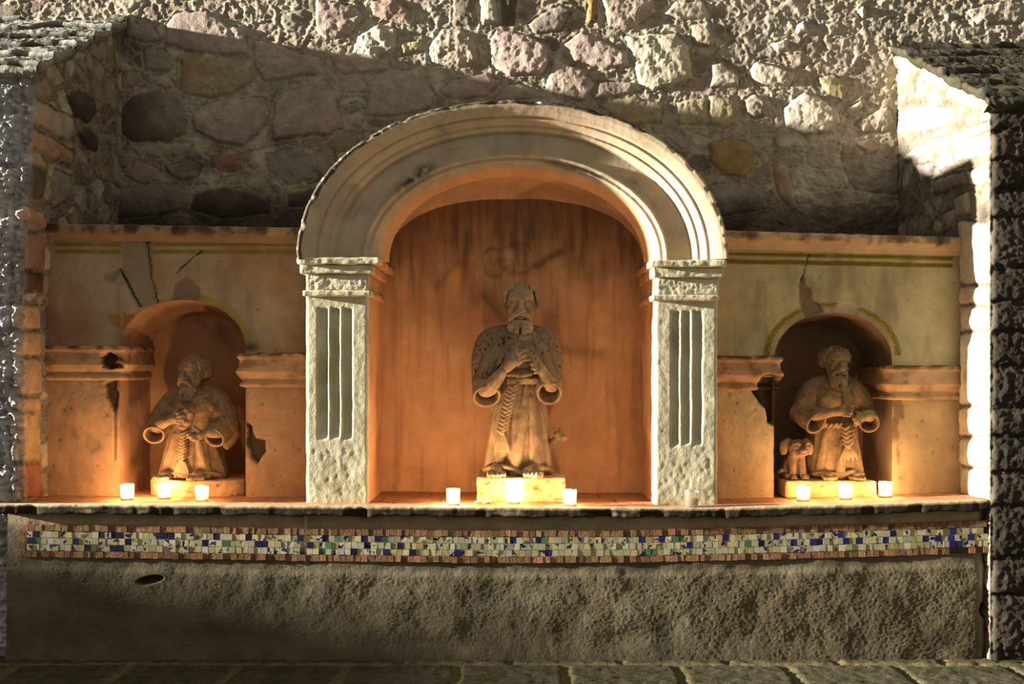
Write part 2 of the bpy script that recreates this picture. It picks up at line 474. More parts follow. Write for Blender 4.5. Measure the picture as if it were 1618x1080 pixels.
# ------------------------------------------------------------------ side buttress walls
def side_wall(sign, rows, inner, name, label):
    """inner face runs back to front, turns the corner, then the front face runs outward"""
    zf = 2.50 if sign < 0 else 2.385
    zb = 3.07 if sign < 0 else 2.93
    LI = YB + 0.06
    LO = 2.4
    S = np.concatenate([np.linspace(0, LI, 200), np.linspace(LI + 0.006, LI + 0.6, 95), np.linspace(LI + 0.63, LI + LO, 50)])
    T = np.linspace(0, 1, 460)
    s_, t_ = np.meshgrid(S, T, indexing='ij')
    Y0 = 0.045 if sign < 0 else -0.005              # front face
    on_in = s_ <= LI
    low = 0.03 * sstep(0.72, 0.62, t_ * zf) if sign < 0 else 0.0
    Yc = np.where(on_in, YB + 0.05 - s_ * (YB + 0.05 - Y0 - low) / LI, Y0 + low)
    ztop = zf + (zb - zf) * (Yc / YB)
    Zc = t_ * ztop
    if sign < 0:
        xi = 2.105 - 0.05 * sstep(1.5, 2.5, Zc)
    else:
        xi = 2.036 + 0 * Zc
    Xc = xi + np.where(on_in, 0, s_ - LI)

    def to_s(px, py):
        X = 2.075 if sign < 0 else 2.036
        Y = X * F / abs(px - CX) - D
        if Y < Y0:
            x = abs(px - CX) * (D + Y0) / F
            return (LI + x - X, PZ(py, Y0))
        return ((YB + 0.05 - Y) * LI / (YB + 0.05 - Y0), PZ(py, Y))
    polys = [([to_s(a, b) for a, b in p[0]],) + tuple(p[1:]) for p in inner]
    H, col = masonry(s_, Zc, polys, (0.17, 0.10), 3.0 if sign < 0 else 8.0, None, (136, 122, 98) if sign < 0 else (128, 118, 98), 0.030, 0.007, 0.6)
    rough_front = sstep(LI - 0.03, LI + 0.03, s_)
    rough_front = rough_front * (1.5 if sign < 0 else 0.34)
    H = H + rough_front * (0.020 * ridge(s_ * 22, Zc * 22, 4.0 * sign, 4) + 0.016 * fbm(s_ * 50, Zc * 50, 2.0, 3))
    col = mixc(col, (lin((186, 188, 192)) if sign < 0 else lin((46, 40, 32))) + 0 * col, rough_front * (0.30 if sign < 0 else 2.8))  # lamplight put in colour: left front paler and bluish, right front darker
    # corner direction of displacement
    w = sstep(LI - 0.03, LI + 0.03, s_)
    nx, ny = (1 - w), w
    H = H - 0.02
    X = sign * (Xc - H * nx)
    Y = Yc - H * ny
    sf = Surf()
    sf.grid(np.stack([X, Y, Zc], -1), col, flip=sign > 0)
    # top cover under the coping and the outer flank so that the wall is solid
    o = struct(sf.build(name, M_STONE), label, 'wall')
    # coping of slates climbing towards the back
    Xs = np.concatenate([np.linspace(-0.035, 0.8, 140), np.linspace(0.82, 2.4, 60)])
    Ys = np.linspace(0.0 if sign < 0 else -0.06, YB + 0.02, 170)
    A, B = np.meshgrid(Xs, Ys, indexing='ij')
    lay = (B + 0.16 * fbm(A * 2.2, B * 2.2, 1.0 * sign, 4)) / 0.21
    fr = lay - np.floor(lay)
    st = 0.030 * sstep(0.0, 0.12, fr) * (1 - fr * 0.9)
    Z = zf + (zb - zf) * (B / YB) + st + 0.015 + 0.022 * fbm(A * 7, B * 12, 3.3, 4) + 0.010 * ridge(A * 24, B * 24, 3.0, 3)
    base = lin((146, 143, 130)) if sign < 0 else lin((74, 68, 54))
    moss = sstep(-0.05, 0.35, fbm(A * 6, B * 6, 9.0 + sign, 5))
    cc = mixc(base + 0 * A[..., None], lin((58, 58, 32)) if sign > 0 else lin((70, 66, 52)), moss * 0.8)
    cc = mixc(cc, lin((40, 36, 30)) + 0 * cc, np.exp(-((fr - 0.02) / 0.05) ** 2))
    xin = 2.06 if sign < 0 else 2.04
    X = sign * (xin + A)
    sf = Surf()
    top = np.stack([X, B, Z], -1)
    sf.grid(top, cc, flip=sign < 0)
    th = 0.05
    e1 = np.stack([top[0], top[0] - np.array([-sign * 0.0, 0, th * 0.5]), top[0] + np.array([sign * 0.03, 0, -th])], 0)
    sf.grid(e1, np.broadcast_to(cc[0], e1.shape), flip=sign > 0)
    e2 = np.stack([top[:, 0], top[:, 0] + np.array([0, 0, -th * 0.5]), top[:, 0] + np.array([0, 0.05, -th])], 0)
    sf.grid(e2, np.broadcast_to(cc[:, 0], e2.shape), flip=sign < 0)
    cp = sf.build('coping', M_SLATE, o)
    return o


def rows(xa, xb, ys, cols, slope=0.0):
    out = []
    for i in range(len(ys) - 1):
        m = 1.6
        dy = slope * (i % 2 * 2 - 1)
        out.append(([(xa, ys[i] + m + dy), (xb, ys[i] + m - dy), (xb, ys[i + 1] - m + dy * 0.5), (xa, ys[i + 1] - m - dy * 0.5)], cols[i % len(cols)], 1.0, 0.5))
    return out


LEFT_IN = [
    (c6((285, 430), (340, 400), (400, 430), (410, 510), (380, 560), (320, 520)), PUR, 1.1, 0.5),
    (c6((330, 600), (370, 565), (425, 610), (425, 690), (370, 660)), PUR, 1.1, 0.5),
    (c6((105, 490), (140, 440), (310, 530), (320, 590), (290, 640), (130, 545)), BEI, 1.0, 0.4),
    (c6((115, 590), (190, 600), (315, 680), (315, 750), (240, 720), (120, 655)), (156, 130, 104), 1.0, 0.4),
    (c6((95, 740), (215, 770), (205, 890), (130, 890), (95, 830)), DRK, 1.0, 0.5),
    (c6((245, 760), (320, 790), (320, 900), (240, 940), (240, 850)), GRY, 1.0, 0.6),
    (c6((85, 920), (210, 950), (215, 1035), (160, 1020), (85, 990)), (164, 128, 98), 1.0, 0.4),
    (c6((385, 230), (470, 170), (470, 270), (420, 280)), GRY, 0.8, 0.5),
    (c6((290, 250), (330, 215), (375, 240), (360, 290)), BEI, 0.8, 0.5),
    (c6((440, 600), (500, 600), (520, 660), (450, 650)), GRY, 0.7, 0.5),
]
LEFT_IN += rows(44, 79, [338, 366, 428, 462], [(140, 112, 96), (140, 110, 92), (92, 70, 56)], 2)
LEFT_IN += rows(30, 76, [480, 522, 563, 624, 650, 728, 790], [(176, 148, 110), (172, 142, 108), (170, 140, 106), (168, 136, 100), (172, 140, 98), (138, 92, 66)], 1.5)
LEFT_IN += rows(-70, 30, [130, 180, 262, 345, 415, 480, 524, 575, 632, 655, 735, 800, 880, 960, 1040], [GRY, (150, 146, 140), BEI, GRY], 3)
RIGHT_IN = [
    (c7((825, 235), (930, 285), (950, 310), (890, 330), (825, 300)), (184, 176, 158), 1.0, 0.4),
    (c7((970, 300), (1080, 360), (1050, 410), (955, 365)), (184, 176, 158), 1.0, 0.4),
    (c7((1080, 385), (1235, 455), (1180, 485), (1050, 430)), (184, 176, 158), 1.0, 0.4),
    (c7((835, 330), (890, 310), (905, 360), (850, 390)), (196, 178, 140), 1.1, 0.3),
    (c7((970, 430), (1010, 400), (1040, 450), (1000, 480)), (184, 176, 158), 1.0, 0.4),
    (c7((870, 490), (980, 470), (1080, 480), (1100, 540), (970, 590), (855, 605)), (184, 176, 158), 1.0, 0.5),
    (c7((960, 640), (1100, 600), (1250, 545), (1262, 575), (1080, 650), (890, 720), (880, 690)), (184, 176, 158), 1.0, 0.5),
    (c7((1100, 640), (1260, 590), (1290, 690), (1110, 730)), (184, 176, 158), 1.0, 0.5),
    (c7((1020, 700), (1090, 680), (1090, 740), (1030, 770)), (186, 160, 152), 1.1, 0.4),
    (c7((920, 740), (1000, 730), (1000, 790), (950, 820)), (180, 164, 156), 1.0, 0.4),
    (c7((1010, 810), (1140, 765), (1165, 825), (1010, 880)), GRY, 1.0, 0.5),
    (c7((1150, 770), (1265, 725), (1265, 810), (1170, 835)), (184, 176, 158), 1.0, 0.4),
    (c7((1095, 890), (1160, 860), (1170, 960), (1100, 975)), BEI, 0.9, 0.5),
]
RIGHT_IN += rows(1516, 1562, [348, 450, 483, 524, 642, 690, 738, 790], [(186, 178, 160), (196, 178, 152), (186, 178, 160), (210, 202, 184), (198, 180, 152), (186, 178, 160), (186, 178, 160)], 2)
RIGHT_IN += rows(1566, 1690, [165, 205, 255, 300, 345, 420, 478, 524, 580, 642, 690, 745, 800, 880, 940, 1030], [GRY, BEI, DRK, GRY, BEI], 3)


# ------------------------------------------------------------------ lower wall, band, ledge, floor
def ledge_z(X):
    px = CX + X * F / D
    py = np.interp(px, [-100, 20, 440, 800, 1100, 1380, 1560, 1700], [795, 795.5, 798, 801, 802, 796, 789.5, 788])
    return PZ(py, 0.0)


YW = 0.03                                   # front plane of the rendered wall below the ledge


def band_dy(px):
    return np.interp(px, [40, 300, 500, 800, 1000, 1200, 1400, 1560], [0, 3.5, 7, 10, 9, 4.5, -1, -6])


def build_lower_wall():
    X = np.linspace(PX(12, YW), PX(1566, YW), 760)
    Zt = np.linspace(0, 1, 170)
    U, T = np.meshgrid(X, Zt, indexing='ij')
    V = -0.02 + (ledge_z(U) - 0.02 + 0.02) * T
    px = CX + U * F / (D + YW)
    py = CY - (V - ZC) * F / (D + YW)
    by = py - band_dy(px)
    n = fbm(U * 5, V * 5, 0.3, 4)
    rz = sstep(888, 900, by + 10 * n)                      # stippled render starts under the mosaic
    rz = np.maximum(rz, 0.5 * sstep(828, 815, by) * sstep(480, 520, px))
    stip = 0.0022 * ridge(U * 60, V * 60, 1.0, 3) * (0.5 + n) + 0.0035 * fbm(U * 90, V * 90, 2.0, 3) + 0.0015 * fbm(U * 24, V * 24, 6.0, 3)
    right = 0.5 + 0.25 * sstep(700, 1350, px)
    H = rz * right * stip + 0.006 * fbm(U * 6, V * 6, 4.0, 3) + 0.004 * n
    H += 0.010 * rz * sstep(885, 905, by)
    H += 0.05 * sstep(1000, 1060, py) * sstep(1600, 1200, px) * 0.6
    H += -0.05 * sstep(1535, 1566, px) ** 2
    col = np.zeros(U.shape + (3,)) + lin((104, 94, 71))
    col = mixc(col, lin((86, 75, 54)) + 0 * col, sstep(-0.1, 0.4, fbm(U * 3, V * 3, 7, 5)))
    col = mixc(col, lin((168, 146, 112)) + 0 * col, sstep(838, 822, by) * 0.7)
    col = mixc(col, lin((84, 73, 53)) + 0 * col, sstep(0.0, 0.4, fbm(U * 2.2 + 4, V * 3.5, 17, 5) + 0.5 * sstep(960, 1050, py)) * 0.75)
    # blotches
    for bx, byy, rx, ry, a in [(1045, 995, 15, 30, 0.85), (1015, 905, 30, 35, 0.5), (85, 915, 26, 16, 0.4), (690, 1010, 90, 7, 0.4), (1490, 1010, 40, 12, 0.7), (820, 965, 10, 70, .2), (500, 905, 10, 8, .35)]:
        d = ((px - bx + 14 * n) / rx) ** 2 + ((py - byy + 10 * n) / ry) ** 2
        col = mixc(col, lin((52, 44, 32)) + 0 * col, a * np.exp(-d))
    # small pits
    pit = sstep(0.40, 0.56, fbm(U * 26, V * 44, 31, 3))
    H -= 0.0015 * pit
    col = mixc(col, lin((70, 60, 46)) + 0 * col, pit * 0.35)
    # the slot broken into the render on the left
    d = ((px - 238 - 0.0 * py) / 20) ** 2 + ((py - 915 + (px - 238) * 0.16 + 2 * n) / 6.0) ** 2
    hol = sstep(1.25, 0.75, d)
    H -= 0.045 * hol
    col = mixc(col, lin((60, 48, 32)) + 0 * col, hol)
    # broken base at the right corner
    bh = sstep(0.05, 0.25, fbm(U * 13, V * 13, 3.0, 3) + 0.4 - (((px - 1562) / 26) ** 2 + ((py - 965) / 20) ** 2))
    H -= 0.05 * bh * sstep(1500, 1530, px)
    col = mixc(col, lin((40, 34, 26)) + 0 * col, bh * sstep(1500, 1530, px))
    # pale seam beside the left pilaster
    sm = np.exp(-((px - 483 - 3 * fbm(U * 20, V * 20, 1, 2)) / 2.2) ** 2) * sstep(895, 880, py)
    H += 0.006 * sm
    col = mixc(col, lin((190, 178, 150)) + 0 * col, sm * 0.8)
    s = Surf()
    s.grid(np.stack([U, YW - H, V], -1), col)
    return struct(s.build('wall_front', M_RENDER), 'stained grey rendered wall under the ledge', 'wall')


def build_band():
    root = thing('mosaic_band', 'long mosaic band of cream, blue and green tiles under the ledge', 'mosaic', (0, YW, PZ(860, YW)))
    glz, brk = Surf(), Surf()
    sc = (D + YW) / F
    z1 = 5.393

    def pos(o, s, xs):
        return [o + x / s for x in xs]
    blue = [pos(20, z1, [210, 740, 900, 1230, 1335]) + pos(320, z1, [100, 380, 815, 1040, 1390, 1505]) + pos(620, z1, [1025, 1250]) + pos(920, z1, [510, 665, 1240]) + pos(1220, 4.494, [35, 495, 860, 1265]),
            pos(20, z1, [150, 530, 1000]) + pos(320, z1, [45, 490, 545, 940, 1390]) + pos(620, z1, [60]) + pos(920, z1, [930, 1500]) + pos(1220, 4.494, [150, 280, 320, 530, 620, 825, 1100, 1180, 1265, 1420]),
            pos(20, z1, [635, 850, 900]) + pos(320, z1, [1270, 1565]) + pos(620, z1, [175, 560, 1305]) + pos(1220, 4.494, [1300])]
    green = [pos(320, z1, [1155, 1565]) + pos(620, z1, [1300]) + pos(920, z1, [770, 830]),
             pos(20, z1, [210]) + pos(320, z1, [215, 1095]) + pos(920, z1, [1395]),
             pos(20, z1, [690]) + pos(320, z1, [1040]) + pos(920, z1, [560, 610])]
    half = [pos(20, z1, [160, 425, 590, 640, 800, 860, 950, 1000, 1170, 1390, 1500, 1560]) + pos(320, z1, [30, 440, 520, 560, 610, 700, 770, 940, 985, 1210]) + pos(620, z1, [120, 180, 260, 330, 390, 440, 510, 620, 690, 800, 860, 970, 1130, 1520, 1590]) + pos(920, z1, [75, 120, 180, 235, 350, 615, 720, 900, 1085, 1500]) + pos(1220, 4.494, [80, 165, 280, 340, 460, 580, 690, 740, 950, 1095, 1180, 1300, 1335, 1425]),
            pos(20, z1, [430, 630, 790, 900, 1050, 1170, 1340, 1440, 1500, 1600]) + pos(320, z1, [100, 330, 810, 1040, 1210, 1450]) + pos(620, z1, [280, 390, 690, 860, 970, 1090, 1190, 1310, 1360, 1470, 1520]) + pos(920, z1, [20, 110, 240, 350, 510, 610, 830, 880, 1030, 1180, 1560]) + pos(1220, 4.494, [40, 120, 190, 410, 1140, 1290, 1380, 1465]),
            pos(20, z1, [150, 250, 310, 370, 530, 740, 800, 1050, 1160, 1380, 1440, 1500]) + pos(320, z1, [160, 210, 600, 660, 700, 810, 1150, 1400, 1460]) + pos(620, z1, [10, 510, 620, 740, 860, 1030, 1250]) + pos(920, z1, [510, 765, 830, 900, 1080, 1370, 1550]) + pos(1220, 4.494, [150, 240, 455, 825, 1030, 1150, 1190, 1390, 1465])]

    def tile(surf, pxc, pyc, w, h, colours, lift, ang):
        k = colours.shape[0]
        a = np.linspace(-0.5, 0.5, k + 1)
        # every cell has its own corners so the painted edges stay crisp
        cx, cz = PX(pxc, YW), PZ(pyc, YW)
        ca, sa = math.cos(ang), math.sin(ang)
        tx, tz = random.uniform(-0.03, 0.03), random.uniform(-0.03, 0.03)

        def P(u, v, y):
            x, z = u * w * sc, v * h * sc
            return (cx + ca * x - sa * z, YW - y + tx * x + tz * z, cz + sa * x + ca * z)
        for i in range(k):
            for j in range(k):
                G = np.array([[P(a[i], a[j], lift), P(a[i], a[j + 1], lift)], [P(a[i + 1], a[j], lift), P(a[i + 1], a[j + 1], lift)]])
                surf.grid(G, colours[i, j], flip=False)
        ring = [(-.5, -.5), (.5, -.5), (.5, .5), (-.5, .5), (-.5, -.5)]
        G = np.array([[P(u, v, lift) for u, v in ring], [P(u * 1.03, v * 1.03, -0.008) for u, v in ring]])
        surf.grid(G.transpose(1, 0, 2), colours.reshape(-1, 3)[0] * 0.8)

    cream = [lin((176, 164, 122)), lin((180, 170, 138)), lin((168, 156, 106)), lin((174, 167, 144)), lin((162, 160, 130))]
    BL, NV, GN, OL = lin((34, 30, 92)), lin((28, 24, 62)), lin((72, 104, 74)), lin((92, 92, 50))
    w = 10.22
    ncol = int((1552 - 43) / w)
    for r in range(3):
        x = 43.5 + random.uniform(-1, 1)
        i = 0
        while x < 1551:
            tw = w * random.uniform(0.93, 1.07)
            pxc = x + tw / 2
            x += tw
            pyc = 843 + 10.2 * r + band_dy(pxc) + random.uniform(-.4, .4)
            if abs(pxc - 484) < 5:
                continue
            near = lambda L: any(abs(q - pxc) < 5.4 for q in L)
            K = 1
            base = random.choice(cream)
            if near(blue[r]):
                cols = np.zeros((1, 1, 3)) + (NV if pxc < 700 else BL) * random.uniform(0.8, 1.2)  # shade put in colour: darker navy on the left, brighter blue beyond
            elif near(green[r]):
                cols = np.zeros((1, 1, 3)) + GN * random.uniform(0.85, 1.2)
            elif near(half[r]):
                K = 8
                cols = np.zeros((K, K, 3)) + base
                ang = random.uniform(0, 6.28)
                ox, oy = random.uniform(-.5, .5), random.uniform(-.5, .5)
                ink = random.choice([NV, NV, BL, OL])
                rad = random.uniform(0.28, 0.6)
                for a in range(K):
                    for b in range(K):
                        u, v = (a + .5) / K - .5 - ox, (b + .5) / K - .5 - oy
                        uu, vv = u * math.cos(ang) + v * math.sin(ang), -u * math.sin(ang) + v * math.cos(ang)
                        if (uu / rad) ** 2 + (vv / (rad * 0.5)) ** 2 < 1 or ((uu - .45) / .22) ** 2 + ((vv - .3) / .13) ** 2 < 1:
                            cols[a, b] = ink
            else:
                cols = np.zeros((1, 1, 3)) + base * random.uniform(0.85, 1.05)
            tile(glz, pxc, pyc, tw * 0.93, 9.5, cols, 0.006 + random.uniform(0, 0.0025), random.uniform(-.03, .03))
    terr = [lin((132, 94, 66)), lin((142, 106, 74)), lin((122, 90, 60)), lin((138, 112, 76)), lin((150, 104, 80)), lin((112, 86, 54))]
    for top in (True, False):
        x = 42.0 - (8 if top else 10)
        while x < 1556:
            tw = w * random.uniform(0.85, 1.2)
            pxc = x + tw / 2
            x += tw
            if top and (abs(pxc - 1407) < 5 or abs(pxc - 1363) < 4):
                continue
            if not top and pxc > 1500 and random.random() < 0.5:
                continue
            pyc = (832.6 if top else 873.8) + band_dy(pxc) + random.uniform(-.6, .6)
            tile(brk, pxc, pyc, tw * 0.93, 9.6, np.zeros((1, 1, 3)) + random.choice(terr) * random.uniform(.8, 1.15), 0.006 + random.uniform(0, .004), random.uniform(-.05, .05))
    for k in range(4):
        tile(brk, 36, 843 + 10 * k - 2, 9.3, 9.4, np.zeros((1, 1, 3)) + terr[k], 0.006, 0.03)
    glz.build('glazed_tiles', M_TILE, root, smooth=False, weld=False)
    b = brk.build('terracotta_tiles', M_BRICKT, root, smooth=False, weld=False)
    b['label'] = 'brown terracotta border tiles above and below'
    gr = Surf()
    X = np.linspace(PX(34, YW), PX(1554, YW), 300)
    px = CX + X * F / (D + YW)
    za = PZ(829 + band_dy(px), YW)
    zb = PZ(878 + band_dy(px), YW)
    G = np.stack([np.stack([X, 0 * X + YW - 0.0045, zb], -1), np.stack([X, 0 * X + YW - 0.0045, za], -1)], 1)
    gr.grid(G, lin((84, 72, 52)))
    G2 = np.stack([G[:, 1], G[:, 1] + np.array([0, 0.02, 0])], 1)
    gr.grid(G2, lin((84, 72, 52)))
    G3 = np.stack([G[:, 0], G[:, 0] + np.array([0, 0.02, 0])], 1)
    gr.grid(G3, lin((84, 72, 52)), flip=True)
    gr.build('grout_bed', M_BRICKT, root)
    return root


def build_ledge():
    def warp(P):
        x, y, z = P[..., 0], P[..., 1], P[..., 2]
        P = P.copy()
        P[..., 2] = z + ledge_z(x) + 0.0025 * fbm(x * 8, y * 8, 0, 3)
        front = sstep(0.06, -0.01, y)
        chip = fbm(x * 9, z * 10, 3.0, 4)
        ch2 = sstep(0.12, 0.45, fbm(x * 6 + 8, 0.3, 1.0, 3))
        P[..., 1] = y - front * (0.006 * chip + 0.0015 * fbm(x * 40, z * 40, 2, 3)) + 0.022 * front * ch2 * sstep(0.0, -0.03, z)
        P[..., 2] -= front * 0.004 * np.abs(fbm(x * 16, 1.0, 4.0, 4))
        low = sstep(-0.015, -0.045, z) * front
        P[..., 2] += low * 0.022 * fbm(x * 7, 0.0, 9.0, 4)
        return P

    def colour(P):
        x, y, z = P[..., 0], P[..., 1], P[..., 2]
        c = np.zeros(P.shape) + lin((172, 122, 84))
        c = mixc(c, lin((176, 156, 124)) + 0 * c, sstep(0.10, 0.0, y + 0.03 * fbm(x * 12, y * 12, 1, 3)))
        n = fbm(x * 7, z * 20, 5.0, 4)
        fr = sstep(-0.004, -0.014, z + 0.006 * fbm(x * 25, 0.0, 2.0, 3))
        c = mixc(c, lin((52, 42, 31)) + 0 * c, fr * sstep(-0.6, -0.2, n))
        c = mixc(c, lin((98, 84, 63)) + 0 * c, fr * sstep(-0.3, -0.55, n) * 0.8)
        # joints of the floor tiles
        ju = np.abs(((x + 0.06 * np.floor(y / 0.16)) / 0.26) % 1 - 0.5)
        c = mixc(c, lin((70, 50, 36)) + 0 * c, (1 - fr) * sstep(0.488, 0.497, ju) * sstep(0.10, 0.14, y) * .8)
        return c
    s = Surf()
    box_surf(s, PX(-6, 0), PX(1563, 0), -0.006, 0.62, -0.042, 0.0, 0.0075, 0.006, colour, warp)
    o = s.build('ledge', M_LEDGE)
    tag(o, 'long chipped masonry ledge carrying the candles and the figures', 'ledge')
    return o


def build_floor():
    X = np.linspace(-3.4, 3.4, 520)
    Yv = np.concatenate([np.linspace(-6, -0.75, 60)[:-1], np.linspace(-0.75, 0.12, 110)])
    U, V = np.meshgrid(X, Yv, indexing='ij')
    n = fbm(U * 3, V * 3, 0.5, 4)
    lane = V + 0.02 * n
    row = np.floor((lane + 0.06) / 0.42)
    sh = row * 0.23
    a = ((U + sh + 0.03 * n) / 0.46) % 1
    b = ((lane + 0.06) / 0.42) % 1
    j = np.minimum(np.minimum(a, 1 - a) * 0.46, np.minimum(b, 1 - b) * 0.42)
    jm = sstep(0.028, 0.018, j + 0.01 * fbm(U * 20, V * 20, 1, 3))
    H = 0.012 * sstep(0.0, 0.03, j) + 0.008 * fbm(U * 18, V * 18, 3, 4) + 0.006 * fbm(U * 60, V * 60, 5, 2)
    col = mixc(lin((80, 73, 56)) + 0 * U[..., None], lin((62, 64, 34)), sstep(-0.1, 0.3, fbm(U * 9, V * 9, 7, 5)))
    col = mixc(col, lin((112, 102, 70)) + 0 * col, jm * 0.8)
    s = Surf()
    s.grid(np.stack([U, V, H - 0.012], -1), col)
    return struct(s.build('floor', M_FLOOR), 'mossy stone paving in front of the wall', 'floor')


# ------------------------------------------------------------------ side niches
YP = 0.30                                   # plane of the plaster panels
YN = 0.66                                   # back of the small niches


def side_niche(name, label, left):
    sc = (D + YP) / F
    if left:
        xa, xb = PX(62, YP), PX(492, YP)
        oc, hw, zs, zt = PX(289, YP), 99 * sc, PZ(552, YP), PZ(474, YP)
        ztop = lambda px: np.interp(px, [60, 490], [372, 374])
        cor = lambda px: np.interp(px, [60, 490], [351, 358])
        imp = [(PX(60, YP), PX(190, YP), 546, True), (PX(388, YP), PX(492, YP), 557, False)]
    else:
        xa, xb = PX(1122, YP), PX(1530, YP)
        oc, hw, zs, zt = PX(1316, YP), 93 * sc, PZ(570, YP), PZ(494, YP)
        ztop = lambda px: np.interp(px, [1120, 1530], [392, 400])
        cor = lambda px: np.interp(px, [1120, 1530], [364, 376])
        imp = [(PX(1122, YP), PX(1223, YP), 562, False), (PX(1409, YP), PX(1530, YP), 577, True)]
    root = thing(name, label, 'niche', (oc, YP, 0.66))
    zb = 0.60

    def arch(x):
        t = np.clip(np.abs(x - oc) / hw, 0, 1)
        return zs + (zt - zs) * np.sqrt(np.maximum(0, 1 - t ** 2.15))

    def shade(U, V):
        """displacement and colour of the painted front"""
        px = CX + U * F / (D + YP)
        py = CY - (V - ZC) * F / (D + YP)
        n = fbm(U * 6, V * 6, 2.0, 4)
        n2 = fbm(U * 22, V * 22, 4.0, 3)
        H = 0.005 * n + 0.003 * fbm(U * 16, V * 16, 1, 3) + 0.0015 * n2
        base = lin((162, 140, 110)) if left else lin((186, 170, 126))
        col = np.zeros(U.shape + (3,)) + base
        col = mixc(col, lin((150, 112, 76) if left else (170, 150, 104)) + 0 * col, sstep(-0.1, 0.35, fbm(U * 3.5, V * 2.5, 8, 5)) * 0.8)
        col = mixc(col, lin((122, 106, 82)) + 0 * col, sstep(0.05, 0.4, fbm(U * 7, V * 1.6, 12, 5)) * 0.6)
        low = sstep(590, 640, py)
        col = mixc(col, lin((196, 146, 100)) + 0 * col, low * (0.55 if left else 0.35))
        pit = sstep(0.40, 0.52, fbm(U * 42, V * 42, 3, 3) + 0.06 * low)
        H -= 0.003 * pit
        col = mixc(col, lin((104, 82, 60)) + 0 * col, pit * 0.6)
        yl = lin((122, 100, 18))
        wob = 1.0 * fbm(U * 4, 0, 1, 2)
        keep = sstep(-0.45, -0.1, fbm(U * 9, V * 3, 2, 3))
        if left:
            l1, l2, ya, yb = 386, 397.5, 2.6, 3.2
            ok = sstep(84, 90, px) * (1 - sstep(190, 200, px) * sstep(246, 238, px))
        else:
            l1, l2, ya, yb = 400.5 + (px - 1145) * 0.020, 412 + (px - 1145) * 0.021, 2.8, 3.4
            ok = sstep(1508, 1503, px)
        for l, h in ((l1, ya), (l2, yb)):
            col = mixc(col, yl + 0 * col, sstep(h + .8, h - .4, np.abs(py - l - wob)) * ok * (0.6 + 0.4 * keep) * (0.8 if left else 1))
        # painted arch band
        ax = (px - (289 if left else 1315)) / (110.0 if not left else 112)
        z0 = 552 if left else 562
        ay = (z0 - py) / (86.0 if not left else 92)
        rr = np.sqrt(np.maximum(ax * ax + ay * ay, 1e-6))
        on = (py < z0) * sstep(1.0, 0.985, rr) * sstep(0.88, 0.90, rr)
        if left:
            on = on * sstep(300, 318, px) * 0.8
        else:
            on = on * (1 - sstep(1318, 1326, px) * sstep(1362, 1352, px) * .9) * (1 - sstep(1262, 1270, px) * sstep(1300, 1292, px))
        col = mixc(col, lin((142, 120, 44)) + 0 * col, on * 0.85)
        if not left:
            th = np.arctan2(ay, ax)
            wave = np.exp(-((rr - 0.945 - 0.014 * np.sin(th * 34) * np.sign(np.sin(th * 5))) / 0.010) ** 2) * (on > 0.3)
            col = mixc(col, lin((78, 60, 30)) + 0 * col, wave * 0.85)
            inner = (py < z0) * sstep(0.88, 0.87, rr) * sstep(0.85, 0.86, rr)
            col = mixc(col, lin((176, 96, 72)) + 0 * col, inner * 0.4)

        def patch(pts, depth, c, soft=1.5, a=1.0):
            nonlocal H, col
            d = poly_inside(px + 5 * n2, py + 5 * n, pts)
            m = sstep(-soft, soft, d)
            H = H - depth * m
            col = mixc(col, lin(c) + 0 * col, m * a)
            return m

        def line(pts, wdt, depth, c):
            nonlocal H, col
            d = np.full(px.shape, 1e9)
            for (x0, y0), (x1, y1) in zip(pts[:-1], pts[1:]):
                ex, ey = x1 - x0, y1 - y0
                t = np.clip(((px - x0) * ex + (py - y0) * ey) / (ex * ex + ey * ey), 0, 1)
                d = np.minimum(d, np.hypot(px + 3 * n2 - x0 - ex * t, py + 3 * n - y0 - ey * t))
            m = sstep(wdt, wdt * 0.4, d)
            H = H - depth * m
            col = mixc(col, lin(c) + 0 * col, m)
        if left:
            patch([(192, 380), (240, 376), (236, 430), (248, 480), (226, 485), (205, 452), (190, 430), (182, 445), (165, 440), (162, 432), (192, 424)], 0.006, (138, 122, 96), 2.5)
            line([(190, 425), (205, 455), (222, 484)], 2.6, 0.012, (70, 58, 44))
            line([(232, 380), (238, 432), (250, 478)], 2.0, 0.010, (78, 64, 48))
            line([(278, 430), (298, 412), (318, 396)], 1.5, 0.01, (70, 56, 40))
            patch([(168, 500), (196, 492), (210, 500), (196, 520), (176, 515)], 0.006, (160, 110, 72), 2)
            patch([(276, 448), (294, 436), (318, 455), (312, 474), (270, 474)], 0.008, (132, 108, 84), 2)
            patch([(165, 562), (178, 552), (186, 565), (186, 582), (174, 586), (160, 576)], 0.022, (78, 58, 40), 1.5)
            patch([(164, 606), (184, 598), (186, 622), (183, 650), (176, 640), (168, 628)], 0.022, (88, 64, 44), 1.5)
            line([(181, 648), (182, 690), (181, 726)], 3.0, 0.006, (134, 98, 64))
            patch([(100, 668), (118, 676), (122, 690), (112, 690)], 0.003, (128, 98, 66), 6, .5)
            patch([(134, 684), (150, 690), (160, 706), (140, 712), (130, 700)], 0.003, (132, 100, 68), 6, .5)
            patch([(388, 664), (398, 672), (402, 690), (420, 694), (420, 712), (404, 732), (396, 720), (391, 700)], 0.022, (84, 64, 46), 1.5)
            H = H * np.where(H < 0, sstep(0, 6, np.abs(px - 190)) * sstep(0, 6, np.abs(px - 388)), 1)
            col = mixc(col, lin((60, 50, 38)) + 0 * col, np.exp(-((px - 395) / 14) ** 2 - ((py - 549) / 8) ** 2) * .9)
        else:
